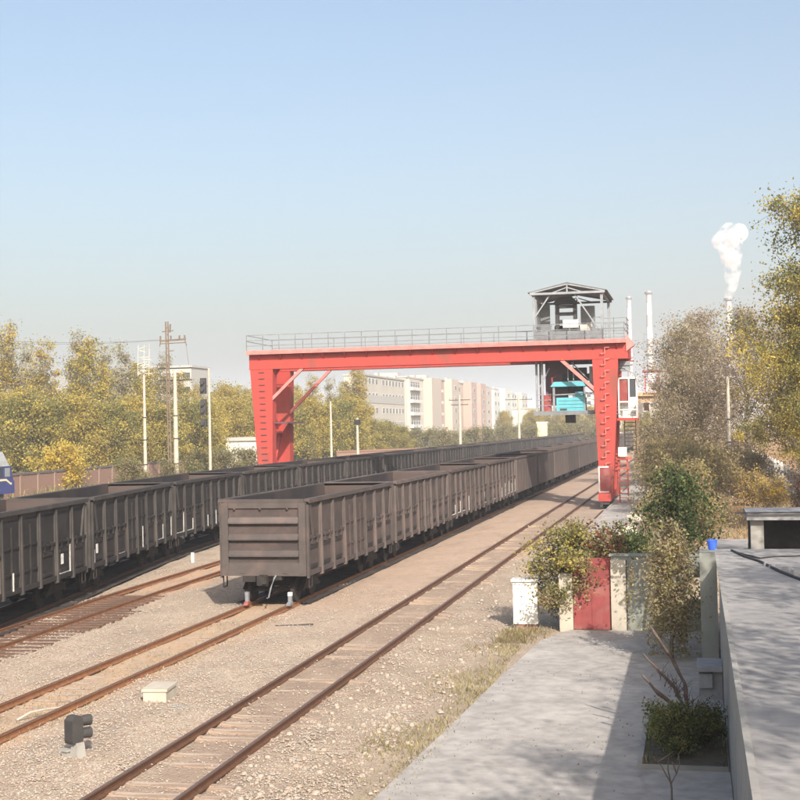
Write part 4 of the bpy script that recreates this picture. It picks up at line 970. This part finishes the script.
litter('dry_grass', 3500, (-15.2, -12.8), (20, 40), GZ+.02, [L_pale, L_dry], 8, 'sparse yellow grass inside the orange rusty track', .03, .06)
litter('scrub_grass', 16000, (-3.9, 12), (46, 130), GZ, [L_dry, L_brn, L_pale], 9, 'dry ochre scrub grass covering the right bank', .12, .3)
litter('scrub_grass', 14000, (-64, -34), (70, 300), GZ, [L_olv, L_dry, L_grn], 10, 'wild scrub grass between the left wagons and the brick wall', .3, .8)
litter('fallen_leaves', 900, (-5.0, .3), (18, 38), PZ+.004, [L_dry, L_brn], 12, 'fallen leaves scattered over the concrete yard', .05, .02)
# pruned stump tree
stt = empty('pruned_tree', (-.24, 24.9, PZ)); tag(stt, 'pruned leafless tree with thick stubby branches reaching left', 'tree')
m = MB(); r = random.Random(3)
def limb(pts, rad): m.tube(pts, rad, 7)
def knob(pts, rad):
    P = []; Q = []
    for a, b, ra, rb_ in zip(pts, pts[1:], rad, rad[1:]):
        for k in range(4): t = k/4; P.append(Vector(a).lerp(Vector(b), t)+Vector((r.uniform(-.012,.012), r.uniform(-.01,.01), r.uniform(-.012,.012)))); Q.append((ra+(rb_-ra)*t)*.78*r.uniform(.7, 1.3))
    P.append(Vector(pts[-1])); Q.append(rad[-1]*.7); m.tube(P, Q, 8)
knob([(.05,0,0),(.0,0,.45),(-.02,.0,.72)], [.07,.06,.055])
knob([(.02,0,.50),(-.25,-.05,.72),(-.52,-.05,.95),(-.82,0,1.28)], [.055,.05,.045,.035])
knob([(-.02,.0,.62),(-.22,.15,1.0),(-.42,.2,1.22),(-.80,.25,1.62)], [.05,.042,.036,.03])
knob([(-.02,.0,.66),(-.05,.2,1.1),(-.3,.4,1.55),(-.46,.4,1.8),(-.68,.5,2.12)], [.05,.045,.042,.038,.03])
m.build('trunk', 'barkdark', stt, True)
m = MB()
for i in range(46):
    b = Vector((r.uniform(-.55,.15), r.uniform(-.1,.4), 0)); b.z = .75-b.x*.9+r.uniform(-.1,.15); d = Vector((r.uniform(-.6,.6), r.uniform(-.4,.4), r.uniform(.2,1))).normalized()*r.uniform(.12,.36)
    m.tube([b, b+d*.5+Vector((r.uniform(-.03,.03),0,0)), b+d], [.008,.006,.003], 4)
m.build('twigs', 'barkdark', stt)
sg = empty('sapling', (-.48, 20.9, PZ)); tag(sg, 'small forked grey sapling at the bottom picture edge', 'sapling')
m = MB(); m.tube([(0,0,0),(0,0,.30),(-.02,0,.42)], [.02,.018,.014], 6)
for p in ([(0,0,.36),(-.08,0,.5),(-.14,0,.62),(-.28,0,.78)], [(0,0,.38),(.08,0,.52),(.13,0,.68),(.12,0,.82)], [(-.02,0,.42),(-.05,0,.6),(-.03,0,.78)], [(.08,0,.52),(.02,.02,.7)]): m.tube(p, [.013,.01,.007,.004][:len(p)], 5)
m.build('trunk', 'bark', sg)
# white equipment box on brick base
wb = empty('equipment_box', (-4.99, 39.2, GZ)); tag(wb, 'white metal equipment box on short brick base beside the rails', 'equipment box')
m = MB(); m.box(-.37, .35, -.22, .22, .13, 1.38); m.build('body', 'white', wb)
m = MB(); m.box(-.42, .40, -.27, .27, 1.381, 1.45); m.build('lid', 'white', wb)
m = MB(); m.box(-.30, .30, -.19, .19, 0, .13); m.build('base', 'brick', wb)
m = MB()
for k, x in enumerate((-.18, -.10)): m.box(x, x+.035, -.228, -.2205, .42+.02*k, .56)
m.build('painted_mark', 'stone', wb)
# dwarf signal
ds = empty('dwarf_signal', (-11.3, 22.6, GZ)); tag(ds, 'black two lamp dwarf signal on concrete foot between the tracks', 'railway signal')
m = MB(); m.taper(.06, .05, 0, .36, .28, .26, .20, .2); m.build('foot', 'conc', ds)
m = MB(); m.box(-.3, -.12, -.12, .1, 0, .17); m.box(-.34, -.08, -.16, .12, .17, .21); m.build('cable_pit', 'conc', ds)
m = MB(); m.prof_x([(-.12,.34),(.14,.34),(.16,.40),(.16,.82),(.10,.90),(-.04,.90),(-.14,.82),(-.14,.40)], -.17, .12); hd = m.build('housing', 'dark', ds)
for z in (.50, .76):
    m = MB(); m.tube([(.0,.15,z),(.02,.28,z+.01),(.04,.42,z+.0)], [.10,.11,.115], 14, cap=True); m.build('hood', 'dark', hd)
ds.rotation_euler = (0,0,-.45); ds.scale = (.82, .82, .9)
mk = empty('cable_box', (-11.85, 27.9, GZ)); tag(mk, 'low white concrete cable box between the two nearest tracks', 'cable box')
m = MB(); m.box(-.26, .26, -.42, .42, 0, .27); m.build('body', 'pole', mk)
m = MB(); m.box(-.29, .29, -.45, .45, .271, .33); m.build('lid', 'pole', mk); mk.rotation_euler = (0, 0, .12)
m = MB(); m.prism([(-.6,-.35),(.5,-.45),(.9,.1),(.3,.4),(-.5,.3)], 0, .03); o = tag(m.build('concrete_plate', 'conc'), 'cracked concrete plate lying just before the low cable box', 'plate'); o.location = (-11.7, 27.0, GZ+.01)
m = MB(); m.box(-.06,.06,-.06,.06,0,.48); o = tag(m.build('marker_post', 'white'), 'short white marker post beside the empty middle track', 'marker post'); o.location = (-22.5, 57.0, GZ); 
m = MB(); m.tube([(0,0,.02),(.15,.3,.12),(.3,.6,.12),(.5,1.4,.03)], .025, 6); o = tag(m.build('bent_pipe', 'pole'), 'short bent pale pipe lying inside the orange rusty track', 'pipe'); o.location = (-14.0, 25.4, GZ+.02)
m = MB(); m.bar((0,0,.02),(1.1,.35,.03),.04); o = tag(m.build('steel_rod', 'dark'), 'thin dark rod lying between the two nearest tracks', 'rod'); o.location = (-12.6, 38.6, GZ+.02)

# ============================================================ POLES, SIGNAL, WALL, LOCO
def utility(x, y, H, r0, label, arms=(), m_='pole', bands=True):
    root = empty('utility_pole', (x, y, GZ)); tag(root, label, 'pole')
    m = MB(); m.tube([(0,0,0),(0,0,H)], [r0, r0*.62], 10); m.build('shaft', m_, root)
    if bands:
        b = MB()
        for k in (.2, .42, .62): b.tube([(0,0,H*k),(0,0,H*k+.12)], r0*(1-.38*k)+.02, 10)
        b.build_each('band', 'dark', root)
    for (z, w, n) in arms:
        a = MB(); a.bar((-w/2,0,z),(w/2,0,z), .12); ar = a.build('crossarm', 'iron', root)
        i_ = MB()
        for k in range(n): xx = -w/2+.1+(w-.2)*k/max(1, n-1); i_.tube([(xx,0,z+.06),(xx,0,z+.35)], [.05,.07], 6)
        i_.build_each('insulator', 'ins', ar)
    return root
p2 = utility(-55.0, 135, 12.4, .30, 'tall double power pole with three crossarms behind the left wagons', [(11.6, 3.9, 4), (12.9, 3.9, 4)])
m = MB(); m.bar((-.45, -.25, 1), (-.62, -.25, 18.0), .12); m.bar((-.75, -.25, 1), (-.88, -.25, 18.0), .12)
for k in range(22): m.bar((-.46-.006*k, -.25, 1.4+k*.75), (-.76-.006*k, -.25, 1.75+k*.75), .06)
for x_ in (-1.5, -.3, .7, 1.3): m.bar((x_, -.25, 16.0), (x_, -.25, 16.45), .14)
m.bar((-1.6,-.25,15.6),(1.4,-.25,15.65),.1); m.bar((-1.6,-.25,15.9),(1.4,-.25,16.0),.16); m.bar((-1.5,-.25,15.9),(-1.6,-.25,15.3),.08); m.bar((1.3,-.25,16.0),(1.5,-.25,15.3),.08); m.bar((1.4,-.25,15.8),(1.7,-.2,13.2),.03); m.bar((-1.3,-.25,16.9),(0,-.25,17.0),.1); m.bar((-.4,-.25,16.8),(-.35,-.25,17.7),.14); m.bar((-.7,-.25,14.8),(0,-.25,14.8),.1); m.build('iron_mast', 'mast', p2)
p1 = utility(-58.6, 135, 12.2, .21, 'slim power pole with white insulator cluster, left of the double pole')
m = MB(); rq = random.Random(8)
for i in range(12): z = 12.3+rq.random()*3; m.bar((rq.uniform(-.9,-.2),0,z),(rq.uniform(.2,1.0),0,z+rq.uniform(-.3,.3)), .07)
for x in (-.7, 0, .6): m.bar((x,0,12.2),(x+.1,0,15.6), .06)
fr_ = m.build('lattice_head', 'cream', p1)
sgp = empty('signal_mast', (-51.1, 135, GZ)); tag(sgp, 'concrete signal mast with black lamp heads stacked on its left side', 'railway signal')
m = MB(); m.tube([(0,0,0),(0,0,12.8)], [.17,.12], 10); m.build('shaft', 'pole', sgp)
for z, n in ((10.9, 2), (8.6, 2), (6.9, 1)):
    m = MB(); m.box(-.95, -.35, -.2, .2, z-.75*n/2-.1, z+.75*n/2+.1); m.bar((-.4,0,z),(0,0,z),.08); hd = m.build('lamp_head', 'dark', sgp)
    for k in range(n): m = MB(); zz = z+(k-(n-1)/2)*.75; m.tube([(-.65,-.2,zz),(-.65,-.55,zz)], [.2,.24], 12); m.build('hood', 'dark', hd)
    
utility(-41.7, 150, 9.2, .17, 'slim bare pole right of the left gantry leg', bands=False)
u = utility(-38.5, 150, 7.2, .20, 'short pole with dark top against the brick wall end', bands=False); m = MB(); m.box(-.35,.35,-.2,.2,6.4,7.0); m.build('top_box','iron',u)
utility(-38.6, 220, 11.3, .28, 'concrete pole with crossarms in front of the pink apartments', [(10.4, 3.6, 4), (9.6, 3.0, 3)], bands=False)
utility(-33.8, 260, 11.9, .30, 'concrete pole with wide crossarm at the end of the white apartments', [(11.0, 5.4, 4)], bands=False)
u = utility(2.86, 117, 9.8, .20, 'pale concrete pole among the trees on the right')
# wires
wr = empty('power_line', (-58, 135, 16)); tag(wr, 'thin power wires running left from the tall double pole', 'power line')
for dx, z, z2 in ((-1.5, 15.9, 17.6), (1.4, 15.95, 16.8), (-1.9, 12.9, 14.6)):
    a = Vector((-55+dx, 135, z)); b = Vector((-84+dx*.5, 118, z2)); pts = []
    for k in range(13): t = k/12; p = a.lerp(b, t); p.z -= 1.0*4*t*(1-t); pts.append(p-Vector((-58,135,16)))
    m = MB(); m.tube(pts, .012, 4); m.build('wire', 'dark', wr)
wr2 = empty('power_line', (2.9, 117, 9.5)); tag(wr2, 'dark slack wire from the right concrete pole into the trees', 'power line')
m = MB(); m.tube([(0,0,.1),(2.0,-6,-1.0),(4.5,-14,-1.3),(9,-28,-.3)], .03, 4); m.build('wire', 'dark', wr2)

# brick wall on the left
bw = empty('brick_wall', (-66, 150, GZ)); tag(bw, 'long red brown brick wall with dark coping behind the left wagons', 'wall')
A0 = Vector((-62.6, 104)); A1 = Vector((-70.5, 225)); D = A1-A0; Lw = D.length; ang = -math.atan2(D.x, D.y)
pnl = MB(); cp = MB(); pr = MB()
pnl.box(-.12, .12, 0, Lw, 0, 2.15); cp.box(-.2, .2, 0, Lw, 2.151, 2.36)
for k in range(int(Lw/4)): pr.box(-.2, .2, k*4, k*4+.38, 0, 2.14)
for mb, nme, mm in ((pnl, 'wall_panel', 'brick'), (cp, 'coping', 'cap'), (pr, 'pier', 'brick')):
  for o in (mb.build_each(nme, mm, bw) if nme == 'pier' else [mb.build(nme, mm, bw)]):
    o.location = (A0.x+66, A0.y-150, 0); o.rotation_euler = (0, 0, ang)
m = MB(); m.box(0, .25, 0, 26, 0, 2.5); m.box(-.1, .35, 0, 26, 2.501, 2.7); o = m.build('second_brick_wall', 'brick'); o.location = (-51.5, 188, GZ); o.rotation_euler = (0,0,-.52); tag(o, 'short brick wall segment right of the left gantry leg', 'wall'); o.name = 'brick_wall'
m = MB(); m.box(0, .25, 0, 120, 0, 2.6); o = m.build('boundary_wall', 'conc'); o.location = (-66, 280, GZ); o.rotation_euler = (0,0,0); tag(o, 'low grey boundary wall at the foot of the apartment blocks', 'wall')

# blue locomotive
lo = empty('locomotive', (-59.0, 104, GZ)); tag(lo, 'blue diesel locomotive with silver roof and yellow stripe at the left edge', 'locomotive')
m = MB(); m.prof_y([(-1.5,1.0),(1.5,1.0),(1.5,3.35),(-1.5,3.35)], -16, 0); m.box(-1.5,1.5,0,.5,1.0,2.1); m.hexa([(-1.5,0,2.1),(1.5,0,2.1),(1.4,.5,2.1),(-1.4,.5,2.1),(-1.5,0,3.34),(1.5,0,3.34),(1.4,.1,3.34),(-1.4,.1,3.34)]); bd = m.build('body', 'locoblue', lo)
m = MB(); m.prof_y([(-1.55,3.351),(1.55,3.351),(1.45,3.8),(1.0,4.6),(-1.0,4.6),(-1.45,3.8)], -16, -.6)
m.hexa([(-1.5,-.599,3.36),(1.5,-.599,3.36),(1.3,.2,3.36),(-1.3,.2,3.36),(-1.0,-.599,4.59),(1.0,-.599,4.59),(.9,-.4,4.0),(-.9,-.4,4.0)]); m.build('roof', 'locoroof', lo)
m = MB(); m.box(1.501,1.52,-16,-.9,2.1,2.28); m.hexa([(1.501,-.9,2.1),(1.52,-.9,2.1),(1.52,-.2,1.75),(1.501,-.2,1.75),(1.501,-.9,2.28),(1.52,-.9,2.28),(1.52,-.2,1.93),(1.501,-.2,1.93)]); m.box(1.501,1.52,-.2,.0,1.75,1.93); m.box(-1.4,1.4,.501,.52,1.75,1.93); m.build('stripe', 'yellow', lo)
for ya_, yb_ in ((-5.2,-4.0),(-3.4,-1.5),(-1.1,-.3)):
    m = MB(); m.box(1.502,1.53,ya_,yb_,2.45,3.2); m.build('window', 'glass' if yb_ < -.5 else 'lightgrey', lo)
for y_ in (-13.5, -11.5, -9.5, -6, -4, -2):
    m = MB(); m.cylx((0,y_,.6),.5,1.7,16); m.build('wheelset', 'iron', lo)
m = MB(); m.box(-1.3,1.3,-15,-1,.55,.99); m.build('underframe', 'dark', lo)

# picket fence on the right
pf = empty('picket_fence', (7.2, 130, GZ)); tag(pf, 'fence with white topped concrete pickets at the right edge', 'fence')
for k in range(26):
    y = 84+k*4.4-130; x = 7.2-7.2+.0+k*-.01+.15; m = MB(); m.box(x-.12, x+.12, y-.1, y+.1, 0, 2.0); p = m.build('post', 'conc', pf)
    m = MB(); m.taper(x, y, 2.0, 2.35, .26, .24, .12, .12); m.build('cap', 'white', p)
m = MB(); m.box(.1, .2, -46, 64, .2, .32); m.box(.1, .2, -46, 64, 1.5, 1.6)
for k in range(200): m.box(.12, .18, -46+k*.55, -46+k*.55+.08, .1, 1.85)
m.build('rails', 'stone', pf)

# ============================================================ BUILDINGS
def facade_block(y0, y1, x, z1, mat_name, label, bays, floors, dep=12, zbase=GZ, band=None, fl0=2.0, fh=3.3, win=(1.0, 1.35)):
    root = empty('apartment_building', (x-6, (y0+y1)/2, zbase)); tag(root, label, 'building', 'apartment blocks beyond the yard')
    ox, oy = x-6, (y0+y1)/2
    def bld(mb, nm, mt, par=None):
        o = mb.build(nm, mt, par or root)
        if not par: o.location = (-ox, -oy, -zbase)
        return o
    m = MB(); m.box(x-dep, x, y0, y1, zbase, z1); body = bld(m, 'wall', mat_name)
    m = MB(); m.box(x-dep-.2, x+.25, y0-.2, y1+.2, z1+.001, z1+.4); m.box(x-dep*.7, x-dep*.25, y0+3, y0+7, z1+.4, z1+1.6)
    for k in range(4): yy = y0+(y1-y0)*(.15+.22*k); m.box(x-1.5, x-.6, yy, yy+2.2, z1+.4, z1+.4+.5*(k % 2)+.35)
    rf = bld(m, 'roof', 'bA2')
    for (a, b, proj, bm, nwin, balc) in bays:
        ya, yb = y0+(y1-y0)*a, y0+(y1-y0)*b; m = MB()
        if proj: m.box(x+.001, x+proj, ya, yb, zbase, z1-.3 if proj < 2 else z1+.6)
        if m.v: bld(m, 'bay', bm)
        xf = x+proj
        for f in range(floors):
            z = fl0+f*fh
            if z+win[1] > z1: break
            if balc:
                m = MB(); m.box(xf+.001, xf+.9, ya+.5, yb-.5, z-.9, z+.0); bo = bld(m, 'balcony', 'winframe')
                m = MB(); m.box(xf+.002, xf+.06, ya+.7, yb-.7, z+.02, z+1.5); gl = m.build('window', 'winglass', bo)
                m = MB(); n = 4
                for k in range(n+1): yy = ya+.7+(yb-ya-1.4)*k/n; m.box(xf+.061, xf+.12, yy-.09, yy+.09, z+.02, z+1.5)
                m.box(xf+.061, xf+.12, ya+.7, yb-.7, z+.9, z+1.02); m.build('frame', 'winframe', gl)
            else:
                for k in range(nwin):
                    yc = ya+(yb-ya)*(k+.5)/nwin; w = win[0]*(1.5 if nwin < 3 else 1.15)
                    m = MB(); m.box(xf+.002, xf+.05, yc-w, yc+w, z, z+win[1]); wn = bld(m, 'window', 'winframe')
                    m = MB(); m.box(xf+.051, xf+.07, yc-w+.22, yc-.12, z+.15, z+win[1]-.15); m.box(xf+.051, xf+.07, yc+.12, yc+w-.22, z+.15, z+win[1]-.15); m.build('pane', 'winglass', wn)
        if bm == 'band':
            pass
    # end wall windows facing the camera
    for f in range(floors if dep > 8 else 0):
        z = fl0+f*fh
        if z+1.4 > z1: break
        m = MB(); m.box(x-8.2, x-6.6, y0-.05, y0-.002, z, z+1.35); wn = bld(m, 'window', 'winframe')
        m = MB(); m.box(x-8.0, x-6.8, y0-.07, y0-.051, z+.15, z+1.2); m.build('pane', 'winglass', wn)
    return root
# first block is split: pale ribbon-window hall, then apartments
b1 = facade_block(311, 357, -78, 18.6, 'bA', 'cream office block with rows of windows, nearest of the apartment row', [(.0,.32,0,'bA',4,False),(.40,.98,0,'bA',7,False)], 5, dep=5, fl0=2.2, fh=3.6, win=(1.0,1.6))
m = MB()
for z in (5.2, 12.0): m.box(-77.999, -77.9, 311, 356, z, z+2.0)
o = m.build('band', 'bA2', b1); o.location = (84, -334, -GZ)
facade_block(359, 398, -78, 19.6, 'bA', 'cream apartment block with balcony column and plain pink flank', [(.02,.38,.9,'bA',3,True),(.42,.56,0,'bA',0,False),(.62,1.0,2.6,'bD',0,False)], 5, fl0=3.0, fh=3.5)
facade_block(400, 470, -78, 20.4, 'bB', 'pink apartment block with stepped bays beyond the cream one', [(.0,.16,0,'bB',1,True),(.24,.42,2.5,'bD',1,False),(.5,.66,.6,'bD',1,False),(.74,.9,3.0,'bB',1,False)], 5, fl0=3.0, fh=3.6, win=(1.2,1.6))
facade_block(472, 512, -78, 20.6, 'bB', 'narrow dull pink apartment block before the whitish ones', [(.1,.4,2.4,'bB',1,False),(.55,.95,1.2,'bD',1,False)], 5, fl0=3.0, fh=3.6, win=(1.2,1.6))
facade_block(514, 560, -78, 20.2, 'bC', 'whitish green apartment block with small dark windows', [(.05,.4,1.2,'bC',2,False),(.5,.9,2.8,'bC',1,False)], 5, fl0=3.0, fh=3.6, win=(1.4,1.6))
facade_block(562, 625, -78, 19.4, 'bC', 'farthest white apartment block ending the row', [(.05,.3,1.6,'bC',2,False),(.4,.7,3.2,'bA',2,False)], 5, fl0=3.0, fh=3.6, win=(1.6,1.6))
def plain(name, x0, x1, y0, y1, z1, mt, label, wins=0, roofm='bA2', z0=GZ):
    root = empty(name, ((x0+x1)/2, (y0+y1)/2, z0)); tag(root, label, 'building'); cx_, cy_ = (x0+x1)/2, (y0+y1)/2
    m = MB(); m.box(x0-cx_, x1-cx_, y0-cy_, y1-cy_, 0, z1-z0); m.build('wall', mt, root)
    m = MB(); m.box(x0-cx_-.3, x1-cx_+.3, y0-cy_-.3, y1-cy_+.3, z1-z0+.001, z1-z0+.5); m.build('roof', roofm, root)
    for k in range(wins):
        for zz in range(int((z1-3)/3.4)+1):
            xx = x0-cx_+(x1-x0)*(k+.5)/wins; m = MB(); m.box(xx-.9, xx+.9, y0-cy_-.05, y0-cy_-.001, 1.6+zz*3.4, 3.2+zz*3.4); m.build('window', 'winglass', root)
    return root
plain('office_building', -133, -118, 300, 312, 21.3, 'bA2', 'white building glimpsed behind the poplars at the power poles', 6)
plain('house', -134, -126, 258, 268, 15.0, 'bD', 'pinkish house roof peeking between the poplars on the left', 2)
plain('shed', -62.8, -57.6, 172, 178, 4.4, 'white', 'low white shed just left of the left gantry leg', 0)
plain('apartment_building', -58, -30, 640, 652, 20, 'bC', 'hazy white block at the end of the yard under the crane trolley', 8)
plain('warehouse', -70, -50, 520, 545, 12, 'bC', 'low white warehouse beyond the wagons', 0)
plain('office_building', -20, -8, 520, 530, 15, 'bD', 'hazy dull building beyond the crane leg', 4)
# yellow hut under the trolley
yh = empty('yellow_hut', (-34.2, 303, GZ)); tag(yh, 'pale yellow narrow hut seen under the crane trolley', 'hut')
m = MB(); m.box(-1.05, 1.15, 0, 2, 0, 6.3); m.build('wall', 'yellow', yh); m = MB(); m.box(-1.2, 1.3, -.1, 2.1, 6.301, 6.6); m.build('roof', 'white', yh)

# chimneys
def chimney(x, y, H, r0, label):
    root = empty('chimney', (x, y, GZ)); tag(root, label, 'chimney', 'power station chimneys')
    m = MB(); N = 12
    for k in range(N):
        m.k = 1 if k % 2 else 0
        ra = r0*(1-.4*k/N); rb_ = r0*(1-.4*(k+1)/N); m.tube([(0,0,H*k/N),(0,0,H*(k+1)/N)], [ra, rb_], 18, cap=(k == N-1))
    m.build('shaft', ['stack', 'stackred'], root)
    for z in (.55, .98): m = MB(); m.tube([(0,0,H*z),(0,0,H*z+.8)], r0*.72+.5, 18); m.build('gallery', 'grey', root)
    return root
chimney(-32.0, 700, 72, 1.7, 'slim striped chimney right next to the crane end')
chimney(-20.2, 650, 69.5, 2.0, 'taller striped chimney, second right of the crane')
chimney(16.4, 620, 62, 2.2, 'striped chimney with white smoke rising behind the trees')
# smoke plume
def smoke():
    m = bpy.data.materials.new('smoke'); m.use_nodes = True; n = m.node_tree.nodes; l = m.node_tree.links; n.clear()
    o = n.new('ShaderNodeOutputMaterial'); v = n.new('ShaderNodeVolumePrincipled'); v.inputs['Color'].default_value = (1, 1, 1, 1); v.inputs['Anisotropy'].default_value = .2
    g = n.new('ShaderNodeNewGeometry'); t = n.new('ShaderNodeTexNoise'); t.inputs['Scale'].default_value = .21; t.inputs['Detail'].default_value = 4; l.new(g.outputs['Position'], t.inputs['Vector'])
    q = n.new('ShaderNodeMapRange'); q.inputs[1].default_value = .42; q.inputs[2].default_value = .64; q.inputs[3].default_value = 0; q.inputs[4].default_value = .55; l.new(t.outputs[0], q.inputs[0]); l.new(q.outputs[0], v.inputs['Density'])
    l.new(v.outputs[0], o.inputs['Volume']); return m
MT['smoke'] = smoke()
m = MB(); pts = []; rad = []
for k in range(12):
    t = k/11; pts.append((16.2+math.sin(t*5)*1.3+t*2.6, 620+math.sin(t*4), 61+t*35)); rad.append([1.6,2.3,3.2,3.3,4.3,4.0,5.2,5.3,6.2,6.2,4.8,1.4][k])
m.ball((13.5, 621, 88), 4.2, 16, 10); m.ball((21.5, 619, 91), 4.6, 16, 10); m.ball((19.5, 620, 81), 3.4, 14, 8)
m.tube(pts, rad, 16); o = m.build('smoke', 'smoke', smooth=True); tag(o, 'white smoke plume rising from the chimney behind the right trees', 'smoke', kind='stuff')

# second gantry far down the yard
fg = empty('gantry_crane', (-3.5, 185, GZ)); tag(fg, 'distant ochre gantry crane with open red framed cabin, right of the red crane', 'gantry crane')
m = MB(); m.box(-5.2, 8, -.8, .8, 8.8, 10.1); m.box(-5.4, 8, -1.3, -.9, 9.6, 9.8); m.build('girder', 'ochre', fg)
for x in (-4.2, 7): 
    for y_ in (-3, 3): m = MB(); m.taper(x, y_, 0, 8.79, .8, .7, 1.0, .9, x, y_*.3); m.build('leg', 'ochre', fg)
m = MB()
for x in (-3.0, -1.2, .8):
    for y_ in (-1.2, 1.2): m.bar((x, y_, 10.1), (x, y_, 12.9), .12)
    m.bar((x, -1.2, 12.0), (x, 1.2, 12.0), .08)
for z in (10.2, 11.3, 12.0): m.bar((-3.0, -1.2, z), (.8, -1.2, z), .08)
m.build('cabin_frame', 'pinkred', fg)
m = MB(); m.prism([(-3.3,-1.5),(1.1,-1.5),(1.1,1.5),(-3.3,1.5)], 12.9, 13.1); m.build('cabin_roof', 'reddoor', fg)
m = MB(); m.box(.05, .75, -1.0, 0, 10.2, 12.6); m.box(-2.8, -2.0, -.8, 0, 10.2, 11.2); m.build_each('white_cabinet', 'white', fg)
m = MB(); m.cylx((-1.6,-.5,10.9), .5, 1.0, 12); m.box(-1.5,-1.0,-.7,0,10.1,12); m.build('hoist', 'dark', fg)
m = MB(); m.box(-4.6, -3.3, -1.7, -.9, 7.2, 8.7); m.box(-2.4, -.6, -1.6, -.9, 6.6, 7.9); m.box(1.8, 3.2, -1.6, -.9, 7.4, 8.6); m.build_each('hanging_box', 'cream', fg)
m = MB(); m.box(-3.2, -2.5, -1.6, -.9, 7.6, 8.7); m.build('dark_box', 'rail', fg)

# ============================================================ HAZE
def haze():
    m = bpy.data.materials.new('haze'); m.use_nodes = True; n = m.node_tree.nodes; l = m.node_tree.links; n.clear()
    o = n.new('ShaderNodeOutputMaterial'); v = n.new('ShaderNodeVolumePrincipled'); v.inputs['Color'].default_value = (.84, .90, 1.0, 1); v.inputs['Density'].default_value = .00045; v.inputs['Anisotropy'].default_value = 0
    l.new(v.outputs[0], o.inputs['Volume']); return m
MT['haze'] = haze()
m = MB(); m.box(-3600, 3600, -500, 6100, GZ-1.3, 104); o = m.build('haze', 'haze'); tag(o, 'thin pale autumn haze over the whole railway yard', 'haze', kind='stuff')
